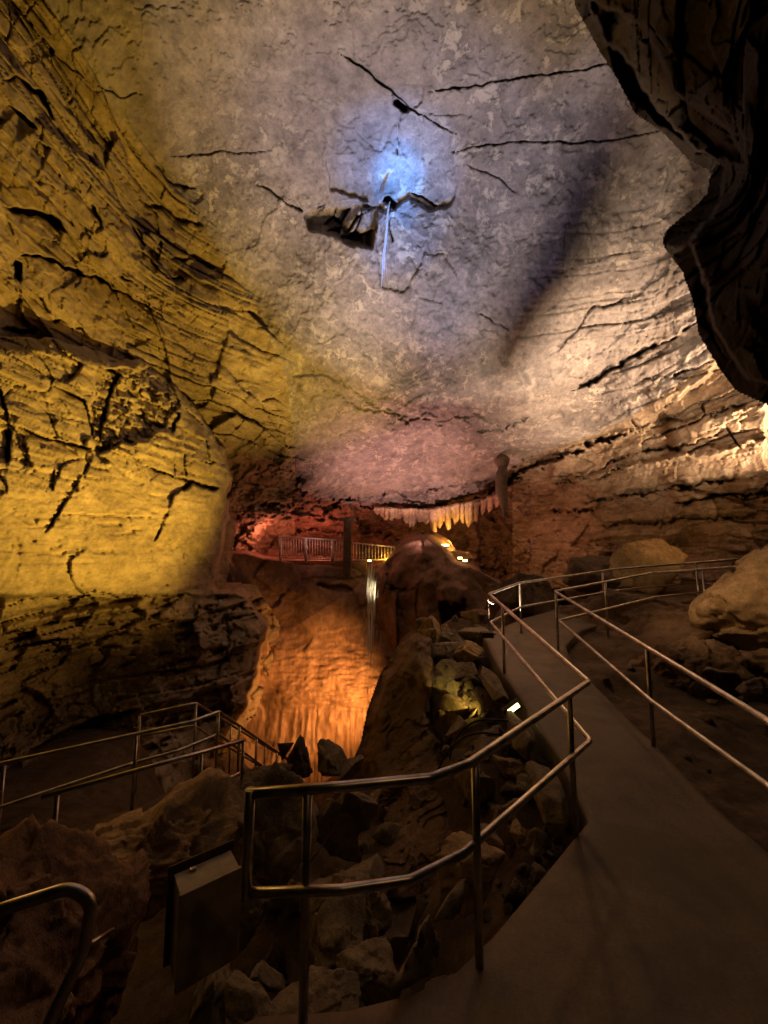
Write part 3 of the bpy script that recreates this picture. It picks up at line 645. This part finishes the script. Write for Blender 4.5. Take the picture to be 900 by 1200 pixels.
run = [midL[1] + (end - midL[1]) * 0.0]
root = handrail("long steel handrail bending round the rubble, nearest the middle of the picture", topL, [end] + midL[1:], [on_line(topL[:4], 360), on_line(topL[3:5], 557), on_line(topL[3:5], 667), on_line(topL[4:6], 589), topL[6] + 0, on_line(topL[6:8], 706), on_line(topL[7:], 816)])
part("end_post", [topL[0] + np.array([0.012, 0, 0.02]), end + np.array([.012, 0, -.02])], .024, M['steel'], root)
topR = H([(1010, 940), (900, 845), (757, 758), (650, 693), (722, 666), (872, 656)], 1.0)
midR = H([(1010, 1025), (900, 921), (764, 822), (655, 727), (722, 697), (872, 679)], .58)
topR[-2:] = [p - np.array([-.2, 1.1, .04]) for p in topL[-2:]]; midR[-2:] = [p - np.array([-.2, 1.1, .04]) for p in midL[-2:]]
handrail("steel handrail along the walkway's right edge, running off the right of the frame", topR, midR, [on_line(topR[:2], 930), on_line(topR[:4], 758), topR[3] * .98 + topR[2] * .02, on_line(topR[3:5], 709), on_line(topR[4:], 824)])
# the lower walkway's rails, level -1.3
LV = -1.3
lz = lambda x, y: LV - .08
def HL(l, h): return [at_h(u, v, h, LV) for u, v in l]
tA = HL([(48, 934), (285, 868)], 1.0); mA = HL([(150, 975), (284, 905)], .55)
mA = [at_h(60, 1010, .55, LV)] + mA[1:]
handrail("steel handrail on the near side of the lower walkway, lit along its top", tA, mA, [on_line(tA, 66), on_line(tA, 236), tA[1]], base=lz)
tB = HL([(-120, 925), (0, 895), (160, 860), (224, 846), (256, 834)], 1.0) + [at(350, 898, 8.6)]
mB = HL([(-120, 985), (0, 946), (157, 894), (208, 880), (256, 860)], .6) + [at(345, 925, 8.6)]
sb = lambda x, y: LV - .08 if y < 6.3 else LV - .08 - (y - 6.3) * .92
handrail("dark steel handrail on the far side of the lower walkway, sloping down the steps", tB, mB, [on_line(tB, 4), on_line(tB, 160), tB[4], on_line(tB[4:], 280), on_line(tB[4:], 300), on_line(tB[4:], 325)], base=sb)
tC = HL([(164, 892), ], .35) + HL([(164, 838), (230, 824), (246, 834)], 1.0)[0:3]
tC = HL([(164, 838), (230, 824)], 1.0) + [at(246, 834, 6.9), at(348, 897, 9.4)]
mC = HL([(168, 862), (228, 850)], .6) + [at(246, 862, 6.9), at(345, 922, 9.4)]
handrail("thin steel handrail behind the others on the lower walkway, stepping down into the pit", tC, mC, [tC[0], tC[1], on_line(tC[2:], 270), on_line(tC[2:], 310)], base=sb, rad=.02)
# steps down into the pit
st = empty("stairs", (-2.2, 6.6, LV), "dark concrete steps descending from the lower walkway into the pit", "stairs")
for k in range(11):
    boxm("step", (.12 * k * .2, .02 + .27 * k, -.13 - .21 * k), (1.0, .30, .16), M['path'], st, bev=.01)
# rail end at the bottom left, close to the camera
p = [at(-60, 1092, 1.5), at(0, 1066, 1.52), at(82, 1040, 1.6), at(108, 1056, 1.6), at(98, 1115, 1.58), at(55, 1205, 1.5), at(30, 1290, 1.45)]
rt = empty("handrail", tuple(p[4]), "thick curved end of a steel handrail at the bottom left corner", "handrail", "steel handrails along the walkways")
part("rail_bend", fillet(p, .12, 10), .023, M['steel'], rt, 16)
part("wall_stay", [at(97, 1112, 1.58), at(132, 1090, 1.75)], .009, M['steel'], rt)

# ---------------------------------------------------------------- rocks
_ico = {}
def ico(n):
    if n not in _ico:
        bm = bmesh.new(); bmesh.ops.create_icosphere(bm, subdivisions=n, radius=1)
        _ico[n] = (np.array([v.co[:] for v in bm.verts]), np.array([[v.index for v in f.verts] for f in bm.faces])); bm.free()
    return _ico[n]
def rock_mesh(name, size, seed, mat, sub=5, planes=13, k=48, rough=1.0, lay=0.0, flat=0):
    rng = np.random.RandomState(seed); D, Fc = ico(sub)
    nrm = rng.normal(size=(planes, 3)); nrm /= np.linalg.norm(nrm, axis=1)[:, None]
    if flat: nrm[:2] = [(0.05, .02, 1), (0, .04, -1)]
    dist = .55 + .45 * rng.rand(planes)
    dots = np.maximum(D @ nrm.T, 1e-4) / dist
    r = (dots ** k).sum(1) ** (-1.0 / k)
    P = D * r[:, None]; m = np.abs(P).max(0); P = P / m
    size = np.array(size, float); P = P * size
    N = D / np.linalg.norm(D, axis=1)[:, None]
    s = float(size.mean()); off = rng.rand(3) * 40
    Q = P + off
    h = s * rough * (.08 * fbm(Q, .9 / s, 3, seed % 97) + .02 * ridged(Q, 3.2 / s, 3, seed % 89) + .012 * fbm(Q, 12 / s, 2, 5))
    f1, _e = facet(Q, 1.5 / s, seed % 61); f2, _e = facet(Q, 4.5 / s, seed % 67 + 5); h = h + s * rough * (.09 * f1 + .022 * f2)
    # chips: broken-off planes
    c = vnoise(Q, 1.3 / s, seed % 71 + 3); h = h - s * .06 * rough * sstep(.25, .30, c)
    if lay:
        h = h - lay * s * np.floor(3 * (1 + vnoise(Q * np.array([.3, .3, 2.2]), 1.6 / s, 9))) / 3
    P = P + N * h[:, None]
    return mesh_np(name, P, Fc, mat)
def rock(u, v, d, w, hpx, seed, label, mat='boulder', dep=.8, rot=0., tilt=(0, 0), name="boulder", cat="boulder", group=None, sub=5, **kw):
    c = at(u, v, d); sc = d / F / 2
    me = rock_mesh(name, (w * sc, (w + hpx) * .5 * sc * dep, hpx * sc), seed, M[mat], sub, **kw)
    o = link(name, me); o.location = c; o.rotation_euler = (tilt[0], tilt[1], rot)
    tag(o, label, cat, group); return o
T = math.radians
rock(757, 664, 12.2, 90, 66, 11, "amber lit pitted boulder behind the far handrail", 'boulder2', tilt=(0, T(14)), planes=9)
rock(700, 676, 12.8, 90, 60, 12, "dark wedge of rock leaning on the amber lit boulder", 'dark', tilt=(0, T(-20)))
rock(930, 708, 6.7, 205, 125, 13, "large rounded boulder at the right edge above the earth bank", 'boulder2', planes=30, k=16, sub=6, rough=1.2)
rock(925, 790, 6.1, 185, 120, 14, "dark craggy boulder under the large rounded one at the right edge", 'slab', sub=6, planes=22, rough=1.5)
rock(775, 745, 8.6, 190, 90, 15, "broad earthy slab of rock between the walkway and the right boulders", 'slab', planes=18, k=24, flat=1, sub=6, dep=1.3, rough=1.5)
rock(800, 790, 6.3, 150, 90, 16, "low brown rock bulging from the earth bank behind the right handrail post", 'slab', planes=20, k=20, sub=6, rough=1.6)
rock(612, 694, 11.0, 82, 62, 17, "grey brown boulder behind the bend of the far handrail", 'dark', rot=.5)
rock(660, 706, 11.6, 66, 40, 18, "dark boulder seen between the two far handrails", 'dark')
rock(580, 690, 13.0, 60, 50, 19, "brown boulder between the flowstone mound and the handrail bend", 'far')
rock(840, 800, 5.2, 60, 34, 20, "small dark stone on the earth behind the right handrail", 'dark', name="stone", cat="stone", sub=4)
rock(882, 810, 4.6, 50, 30, 21, "small dark stone at the right edge of the picture behind the handrail", 'dark', name="stone", cat="stone", sub=4)
# monolith: a leaning slab with its own outline
mono_t = TPS([(500, 750, 6.9), (460, 800, 6.5), (440, 880, 6.0), (505, 800, 6.3), (500, 870, 5.6), (470, 920, 5.1), (440, 960, 4.8), (530, 900, 5.0), (510, 960, 4.4), (450, 1040, 4.0), (520, 840, 6.0)])
MONO = [(500, 752), (490, 750), (476, 764), (456, 796), (442, 835), (432, 885), (440, 920), (436, 975), (440, 1060), (545, 1060), (548, 960), (520, 900), (512, 860), (508, 800)]
def mono_disp(P, U, V):
    sd = sdist(U, V, MONO) + 3 * vnoise(P, 3, 701) + 1.5 * vnoise(P, 10, 702)
    h = .10 * fbm(P, 1.2, 3, 703) + .035 * ridged(P * np.array([1, 1, .5]), 4, 4, 705)
    h = h + .16 * sstep(-12, 12, U - (500 - (V - 780) * .35) + 7 * vnoise(P, 2, 707)) * -1
    h = h + .07 * (np.floor(3 * fbm(P @ np.array([[1., 0, .7], [0, 1, 0], [-.5, 0, 1]]), 1.8, 2, 709)) / 2)
    return h + 1.2 * (1 - sstep(-9, 0, sd)) + .25 * (1 - sstep(0, 14, sd)) ** 2
build_sheet(axis_vals(420, 560, 1.2), axis_vals(738, 1070, 1.2), mono_t, mono_disp, lambda u, v: sdist(u, v, MONO) > -12,
 [("rock_slab", None, M['slab'], ("tall dark rock slab standing on edge between the pit and the rubble", "rock slab"))])
# rubble, upper strip
rub = [(530, 748, 7.9, 44, 22, "pinkish flat slab at the top of the rubble strip"), (548, 766, 7.2, 40, 24, "pale flat slab just below the top of the rubble strip"), (515, 768, 7.4, 46, 22, "brown flat slab beside the tip of the tall rock slab"),
 (527, 786, 6.8, 60, 20, "thin wide slab across the rubble strip under the pale flat one"), (505, 742, 8.2, 26, 40, "upright brown stone beside the tip of the tall rock slab"), (560, 748, 8.3, 40, 22, "dark stone at the top of the rubble nearest the walkway corner"),
 (520, 806, 6.2, 60, 22, "ledge like slab in the middle of the rubble strip"), (528, 832, 5.7, 40, 34, "reddish brown block left of the floodlit stone"), (522, 862, 5.2, 40, 40, "dark block below the reddish one in the rubble"),
 (575, 872, 4.9, 56, 28, "grey stone directly under the floodlit stone"), (556, 892, 4.5, 60, 34, "brown slab left of the pale faced block"), (592, 880, 4.5, 34, 44, "upright brown stone beside the cable"),
 (625, 922, 3.95, 34, 28, "pale faced block near the walkway kerb"), (600, 905, 4.2, 40, 24, "dark slab touching the pale faced block"), (560, 922, 4.1, 64, 34, "big dark block hollowed underneath, left of the pale faced block"),
 (650, 952, 3.55, 70, 34, "angular dark slab in the corner of the walkway kerb"), (584, 968, 3.5, 34, 30, "rounded brown stone at the left of the gravel"), (602, 948, 3.7, 26, 24, "small square stone between the lower rail and the gravel"),
 (560, 985, 3.25, 44, 30, "brown stone behind the handrail post in the rubble"), (548, 1016, 2.9, 80, 46, "large flat ochre block left of the handrail post"), (540, 1052, 2.55, 100, 60, "broken ochre block with a dark notch, lowest at the post"),
 (500, 1110, 2.3, 130, 110, "wide smooth sloping rock at the edge of the platform"), (610, 975, 3.4, 22, 34, "thin upright sliver of stone in the gravel"), (628, 990, 3.2, 26, 22, "small dark stone low in the gravel")]
for i, (u, v, d, w, h, lb) in enumerate(rub):
    rock(u, v, d, w * 1.12, h * 1.2, 100 + i * 7, lb, ['boulder', 'boulder2', 'boulder'][i % 3], rot=(i * 1.3) % 1.2 - .6, tilt=(T((i * 37) % 24 - 8), T((i * 53) % 26 - 13)), name="stone" if w < 45 else "boulder", cat="stone" if w < 45 else "boulder", flat=h < w * .7, planes=10, k=60, dep=1.1)
rock(560, 829, 5.30, 50, 40, 171, "pale pitted stone glowing yellow in front of the small floodlight", 'boulder2', name="stone", cat="stone", planes=8)
# long kerb stones between rubble and walkway
for i, (a, b, w) in enumerate([((1.63, 6.75), (1.58, 5.4), .30), ((1.58, 5.36), (1.5, 4.3), .30), ((1.5, 4.26), (1.42, 3.35), .26)]):
    a = np.array(a); b = np.array(b); m = (a + b) / 2; L = np.linalg.norm(a - b)
    me = rock_mesh("kerb_stone", (w / 2, L / 2, .13), 500 + i, M['boulder'], 5, flat=1, rough=.35, planes=26, k=30)
    o = link("kerb_stone", me); o.location = (m[0], m[1], float(zpath(m[0], m[1])) - .06); o.rotation_euler = (T(4), T(-10), math.atan2(b[0] - a[0], a[1] - b[1]) )
    tag(o, ["long flat kerb stone farthest along the walkway's left edge", "long flat kerb stone next to the small floodlight", "long flat kerb stone nearest the corner of the walkway"][i], "kerb stone", "kerb stones along the walkway")
# rocks in the dark middle and left
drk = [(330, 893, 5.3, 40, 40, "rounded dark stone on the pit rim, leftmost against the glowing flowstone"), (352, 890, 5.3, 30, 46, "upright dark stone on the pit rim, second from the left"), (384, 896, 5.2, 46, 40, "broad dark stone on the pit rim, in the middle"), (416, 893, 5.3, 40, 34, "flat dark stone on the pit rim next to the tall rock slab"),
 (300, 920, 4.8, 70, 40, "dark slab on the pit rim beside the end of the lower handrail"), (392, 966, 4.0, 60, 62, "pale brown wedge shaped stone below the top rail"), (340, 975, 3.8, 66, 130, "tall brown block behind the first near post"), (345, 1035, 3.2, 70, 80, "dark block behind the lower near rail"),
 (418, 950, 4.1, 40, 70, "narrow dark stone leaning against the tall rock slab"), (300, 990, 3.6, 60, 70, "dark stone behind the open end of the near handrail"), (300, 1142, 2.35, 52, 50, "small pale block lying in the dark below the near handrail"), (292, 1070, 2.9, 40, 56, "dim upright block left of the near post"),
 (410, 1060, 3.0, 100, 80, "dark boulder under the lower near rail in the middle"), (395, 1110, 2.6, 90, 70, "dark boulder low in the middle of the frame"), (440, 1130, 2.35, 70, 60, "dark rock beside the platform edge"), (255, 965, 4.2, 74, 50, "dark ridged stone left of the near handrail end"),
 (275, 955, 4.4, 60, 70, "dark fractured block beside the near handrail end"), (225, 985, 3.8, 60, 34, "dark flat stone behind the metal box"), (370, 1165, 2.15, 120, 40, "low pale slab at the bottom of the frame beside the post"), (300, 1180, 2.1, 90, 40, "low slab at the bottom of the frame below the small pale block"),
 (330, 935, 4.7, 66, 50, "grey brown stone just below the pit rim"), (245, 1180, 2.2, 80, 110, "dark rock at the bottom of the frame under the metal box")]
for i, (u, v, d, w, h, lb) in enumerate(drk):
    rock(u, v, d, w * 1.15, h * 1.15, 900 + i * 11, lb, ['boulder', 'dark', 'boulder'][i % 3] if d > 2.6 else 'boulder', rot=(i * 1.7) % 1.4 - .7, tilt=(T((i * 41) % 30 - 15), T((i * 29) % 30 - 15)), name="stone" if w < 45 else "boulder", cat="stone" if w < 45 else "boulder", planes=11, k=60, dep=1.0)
rock(150, 1012, 3.0, 250, 110, 41, "brown boulder with a lit pitted top, behind the metal box", 'boulder2', sub=6, planes=12, k=30, dep=.9, tilt=(T(12), 0), rough=1.7)
rock(60, 1135, 2.25, 300, 290, 42, "reddish streaked rock filling the bottom left corner behind the rail bend", 'redrock', sub=6, planes=12, k=30, dep=.9, rough=1.8)

# rubble filling: small fragments, copies of eight shapes
rng = random.Random(5)
frag = [rock_mesh("rubble_fragment", (1, .8, .55), 2000 + i, M['boulder' if i % 3 else 'boulder2'], 3 if i > 3 else 4, planes=9, k=60, flat=i % 2) for i in range(8)]
zones = [(95, lambda t: (.75 + .75 * rng.random() , 2.5 + 5.6 * t), (.04, .15)), (100, lambda t: (1.05 + .38 * rng.random(), 2.7 + 1.1 * t), (.025, .06)), (45, lambda t: (-1.3 + 1.9 * rng.random(), 2.2 + 3.3 * t), (.08, .22)),
         (30, lambda t: (3.2 + 3 * rng.random(), 3 + 5 * t), (.03, .12)), (26, lambda t: (1.0 + 2.5 * rng.random(), 8.8 + 3.5 * t), (.12, .4))]
zl = ["small angular stone in the rubble strip beside the walkway", "palm sized chip in the gravel at the walkway corner", "loose dark stone in the hollow under the near handrail", "loose stone on the earth right of the walkway", "broken block beyond the far end of the rubble"]
zgp = ["small stones of the rubble strip", "gravel chips at the walkway corner", "loose stones under the near handrail", "loose stones on the right bank", "blocks beyond the rubble"]
for zi, (n, f, (s0, s1)) in enumerate(zones):
    for i in range(n):
        x, y = f(rng.random()); s = s0 + (s1 - s0) * rng.random() ** 2
        o = bpy.data.objects.new("rubble_fragment", frag[rng.randrange(8)]); COL.objects.link(o)
        o.location = (x, y, float(zg(x, y)) + s * .3); o.scale = (s * (.8 + .6 * rng.random()), s * (.8 + .6 * rng.random()), s * (.8 + .8 * rng.random()))
        o.rotation_euler = (rng.uniform(-.5, .5), rng.uniform(-.5, .5), rng.uniform(0, 6.3))
        tag(o, zl[zi], "stone", zgp[zi])

# ---------------------------------------------------------------- balcony, pillar, hanging stones
BD = 18.3
bo = at(366, 655, BD)
rail = empty("balcony_railing", tuple(bo), "pale metal balustrade on the far balcony, left of the dark pillar", "railing")
def bp(u, v, d=BD): return at(u, v, d)
part("top_rail", [bp(327, 629), bp(405, 633.5)], .035, M['whitepaint'], rail, 8)
part("bottom_rail", [bp(327, 653), bp(405, 656.5)], .03, M['whitepaint'], rail, 8)
for u in (328.5, 358.5, 389.5):
    part("post", [bp(u, 629 + (u - 327) * .058), bp(u, 657.5 + (u - 327) * .045)], .06, M['whitepaint'], rail, 8)
for k in range(23):
    u = 331.5 + k * 3.15
    if min(abs(u - x) for x in (328.5, 358.5, 389.5)) < 1.5: continue
    part("baluster", [bp(u, 629 + (u - 327) * .058), bp(u, 653 + (u - 327) * .045)], .016, M['whitepaint'], rail, 6)
r2 = empty("balcony_railing", tuple(at(448, 650, 18.6)), "short metal balustrade to the right of the pillar beside the yellow rock", "railing")
part("top_rail", [at(413, 636, 18.6), at(463, 641, 18.6)], .03, M['whitepaint'], r2, 8)
part("bottom_rail", [at(413, 656, 18.6), at(463, 656, 18.6)], .025, M['whitepaint'], r2, 8)
for k in range(14):
    part("baluster", [at(414 + k * 3.7, 636 + k * .38, 18.6), at(414 + k * 3.7, 656, 18.6)], .016, M['whitepaint'], r2, 6)
c = at(368, 668, 18.9); boxm_o = boxm("retaining_wall", tuple(c), (5.0, 1.0, .9), M['far'], None, bev=.03); tag(boxm_o, "low brown wall carrying the balcony balustrade", "wall")
pil = empty("pillar", tuple(at(407, 670, 18.1)), "dark square pillar propping the low ceiling beside the balustrade", "pillar")
h_ = at(407, 613, 18.1)[2] - at(407, 675, 18.1)[2]
boxm("shaft", (0, 0, h_ / 2 - .1), (.36, .4, h_), M['dark'], pil, bev=.02); boxm("capital", (0, 0, h_ - .03), (.72, .6, .16), M['dark'], pil, bev=.02)
# yellow lit rock right of the pillar
rock(455, 664, 18.5, 34, 26, 61, "yellow lit boulder beside the top of the waterfall's bright part", 'boulder2')
rock(540, 655, 18.0, 44, 22, 62, "low rock under the brightest far lamp", 'boulder2')
rock(470, 640, 19.2, 60, 10, 63, "thin dark ledge of rock above the yellow lit boulder", 'dark', flat=1)

def curtain(u0, u1, topf, lenf, d, seed, label, mat='curtain'):
    us = np.arange(u0, u1, .45); ns = 26; rg = np.random.RandomState(seed)
    U = np.repeat(us[None], ns, 0)
    pos = []; x = u0
    while x < u1: pos.append(x); x += rg.uniform(1.1, 2.9)
    pos = np.array(pos); amp = rg.uniform(.35, 1.0, len(pos)); wd = rg.uniform(.6, 1.25, len(pos))
    prof = np.zeros_like(us); 
    for p_, a_, w_ in zip(pos, amp, wd): prof = np.maximum(prof, a_ * np.clip(1 - np.abs(us - p_) / w_, 0, 1) ** .7)
    top = np.array([topf(x) for x in us]); L = np.array([lenf(x) for x in us]) * (.85 + .35 * np.sin(us * .31 + seed) * np.sin(us * .083 + 2 * seed) + .2 * np.sin(us * .77))
    bot = top + L * (.35 + .12 * np.sin(us * .9) * np.sin(us * .23) + .65 * prof)
    t = np.linspace(0, 1, ns)[:, None]
    V = top + (bot - top) * t
    dd = d - .30 * prof[None] * (1 - .5 * t) - .25 * (1 - t) + .3 * t
    P = at(U, V, dd); P = P + .03 * vnoise(P, 4, seed)[..., None]
    o = link("stalactite_curtain", mesh_np("stalactite_curtain", P.reshape(-1, 3), grid_quads(*U.shape)[:, ::-1], M[mat]))
    md = o.modifiers.new("thickness", 'SOLIDIFY'); md.thickness = .14
    return tag(o, label, "stalactites")
curtain(438, 512, lambda x: 594 + (x - 438) * .03, lambda x: 11 + 14 * min(1, max(0, (x - 445) / 45)), 19.6, 3, "row of fused pinkish stalactites fringing the low far ceiling")
curtain(505, 562, lambda x: 596 - (x - 505) * .2, lambda x: 30 + 6 * math.sin(x * .3), 19.0, 4, "glowing amber drapery of stalactites above the brightest far lamp")
curtain(556, 600, lambda x: 588 - (x - 556) * .45, lambda x: 6 + 16 * math.sin(max(0, (600 - x)) / 44 * 1.5), 18.7, 6, "uneven brown stalactite fringe behind the hanging dark spike", 'far')
# hanging spike
hp = [at(587, 534, 16.9), at(587, 541, 16.0), at(587, 546, 16.0), at(587, 551, 16.0), at(588, 560, 16.0), at(588, 575, 16.0), at(589, 590, 16.0), at(590, 600, 16.0), at(590.5, 607, 16.0)]
hr = [.16, .30, .27, .20, .25, .24, .17, .09, .015]
me = tube_mesh("stalactite", fillet(hp, .02), .2, M['dark'], 14, None)
vs_ = [hp[0] + (hp[-1] - hp[0]) * t + np.array([.05 * math.sin(t * 9), 0, 0]) for t in np.linspace(0, 1, 40)]
tt = np.linspace(0, 1, 40); tk = np.linspace(0, 1, len(hr)); rr = np.interp(tt, [0, .07, .14, .21, .34, .55, .76, .9, 1], hr) * (1 + .12 * np.sin(tt * 23) * (1 - tt))
o = link("stalactite", tube_mesh("stalactite", vs_, .2, M['dark'], 16, rr)); tag(o, "single dark pointed stalactite hanging from the ceiling edge", "stalactite")

# ---------------------------------------------------------------- falling water
wm, nt, b = mat_new("falling_water")
b.inputs["Base Color"].default_value = (.95, .96, 1, 1); b.inputs["Roughness"].default_value = .35; b.inputs["Transmission Weight"].default_value = .0; b.inputs["IOR"].default_value = 1.33
rg = random.Random(9); bmw = bmesh.new()
def water_pt(t, off):
    u = 457 - 27 * t ** .6; v = 236 + (880 - 236) * t; d = 10.75
    k = (-(v - 600) / F) * _cp + _sp
    q = at(u, v, d); return Vector(q) + Vector(off) * (.25 + 1.0 * t ** .5)
def strand(t0, t1, off, r):
    n = max(3, int((t1 - t0) * 60)); ring = []
    for i in range(n + 1):
        t = t0 + (t1 - t0) * i / n; p = water_pt(t, off); e = math.sin(math.pi * min(1, max(0, i / n))) ** .5 + .05
        x = .008 * math.sin(t * 90 + off[0] * 90)
        ring.append([bmw.verts.new((p.x + x + r * e * math.cos(a), p.y + r * e * math.sin(a), p.z)) for a in (0, 1.57, 3.14, 4.71)])
    for a_, b_ in zip(ring[:-1], ring[1:]):
        for k in range(4): bmw.faces.new((a_[k], a_[(k + 1) % 4], b_[(k + 1) % 4], b_[k]))
for i in range(12): strand(0, .06 + .12 * rg.random(), (rg.uniform(-.06, .06), rg.uniform(-.06, .06), 0), .008 + .008 * rg.random())
for i in range(210):
    t0 = (.12 * rg.random()) if i % 3 == 0 else .65 + .33 * rg.random() ** .8; ln = .006 + .018 * rg.random()
    strand(t0, min(1, t0 + ln), (rg.gauss(0, .10), rg.gauss(0, .10), 0), .0015 + .0025 * rg.random())
for i in range(64):
    t0 = .650 + .13 * rg.random() ** 1.4; strand(t0, t0 + .03 + .06 * rg.random(), (rg.gauss(0, .06), rg.gauss(0, .06), 0), .004 + .005 * rg.random())
me = bpy.data.meshes.new("waterfall"); bmw.to_mesh(me); bmw.free(); me.materials.append(wm)
o = link("waterfall", me); tag(o, "thin stream of water falling from the ceiling into the pit", "waterfall", None, "structure")

# ---------------------------------------------------------------- small floodlight, cables, metal box, far lamps
fp = at(601, 830, 4.95)
fl = empty("floodlight", tuple(fp), "small glowing floodlight lying in the rubble beside the walkway", "floodlight")
Rm = Matrix.Rotation(T(-35), 3, 'Y') @ Matrix.Rotation(T(12), 3, 'X')
boxm("housing", (0, .035, -.012), (.24, .07, .12), M['black'], fl, Rm, .01)
boxm("light_panel", tuple(Rm @ Vector((0, -.012, .0))), (.17, .016, .055), glow("lamp_panel", (1.0, .78, .25), 7), fl, Rm, .004)
boxm("bracket", (0.02, .06, -.09), (.05, .03, .12), M['black'], fl, None, .004)
def cable(px, d0, label):
    P = [at(u, v, d0 + i * .02) for i, (u, v) in enumerate(px)]; o = link("cable", tube_mesh("cable", fillet(P, .5, 8), .012, M['black'], 8)); tag(o, label, "cable", "black cables to the floodlight")
cable([(604, 848), (592, 844), (560, 843), (540, 855), (528, 880), (526, 905)], 4.7, "black cable arching out of the back of the small floodlight")
cable([(590, 862), (565, 858), (545, 862), (525, 878), (512, 905)], 4.6, "black cable looping below the other, over the grey stone")
A = at(212, 1051, 1.95); B = at_z(282, 1018, A[2]); D_ = at_z(192, 1030, A[2])
ex = (B - A); wx = np.linalg.norm(ex); ex /= wx; ey = np.array([-ex[1], ex[0], 0]); wy = max(.10, float((D_ - A) @ ey)); H_ = .42
Rb = Matrix(((ex[0], ey[0], 0), (ex[1], ey[1], 0), (0, 0, 1)))
ctr = A + ex * wx / 2 + ey * wy / 2; ctr[2] -= H_ / 2
bx = empty("junction_box", (ctr[0], ctr[1], ctr[2] - H_ / 2), "beige metal electrical box standing on edge among the dark rocks", "junction box")
def inb(x, y, z): return tuple(Rb @ Vector((x, y, z + H_ / 2)))
boxm("enclosure", inb(0, .012, 0), (wx, wy - .024, H_), M['paint'], bx, Rb, .004)
boxm("door", inb(0, -wy / 2 + .008, 0), (wx + .012, .02, H_ + .012), M['paint'], bx, Rb, .004)
boxm("back_plate", inb(0, wy / 2 + .02, .01), (wx + .05, .012, H_ + .05), M['dark'], bx, Rb, .002)
boxm("latch", inb(-wx * .2, wy * .15 + .03, H_ / 2 + .008), (.03, .02, .012), M['steel'], bx, Rb, .002)
CL = np.array(CEIL_LAMP); a1 = CL + (at(700, 190, 10.2) - CL) * .040; a2 = CL + (at(590, 425, 13.5) - CL) * .062
br = empty("floodlight", tuple(CL - np.array([0, 0, .12])), "added dark lamp fixture whose bar casts the shadow streak on the ceiling, behind the handrail bend", "floodlight")
boxm("housing", (0, 0, 0), (.22, .16, .10), M['over'], br, None, .01)
part("shadow_bar", [a1 + (a1 - a2) * .25, a1, (a1 + a2) / 2, a2], .02, M['over'], br, 8, [.012, .032, .042, .026])  # bar and its fixture added to throw a shadow streak across the ceiling
part("bracket", [CL + np.array([.12, 0, -.1]), (a2[0], a2[1], CL[2] - .1), a2], .008, M['over'], br, 6)
gl = glow("far_lamp_glass", (1.0, .62, .22), 9)
for i, (u, v, d, w, h, lb) in enumerate([(520, 639, 17.6, 12, 4, "brightest far lamp, a short glowing tube under the amber drapery"), (539, 654, 16.9, 5, 4, "left one of the two tiny lamps on the shoulder of the mound"), (545, 657, 16.9, 5, 4, "right one of the two tiny lamps on the shoulder of the mound"), (433, 657, 18.2, 4, 3, "tiny yellow lamp beside the pillar foot")]):
    c = at(u, v, d); L = empty("cave_lamp", tuple(c), lb, "lamp", "far cave lamps"); s = d / F
    boxm("housing", (0, .05, -h * s * .5), (w * s * 1.1, .12, h * s * .5), M['black'], L, None, .01)
    boxm("light_panel", (0, 0, 0), (w * s, .08, h * s * .6), gl, L, None, .01)
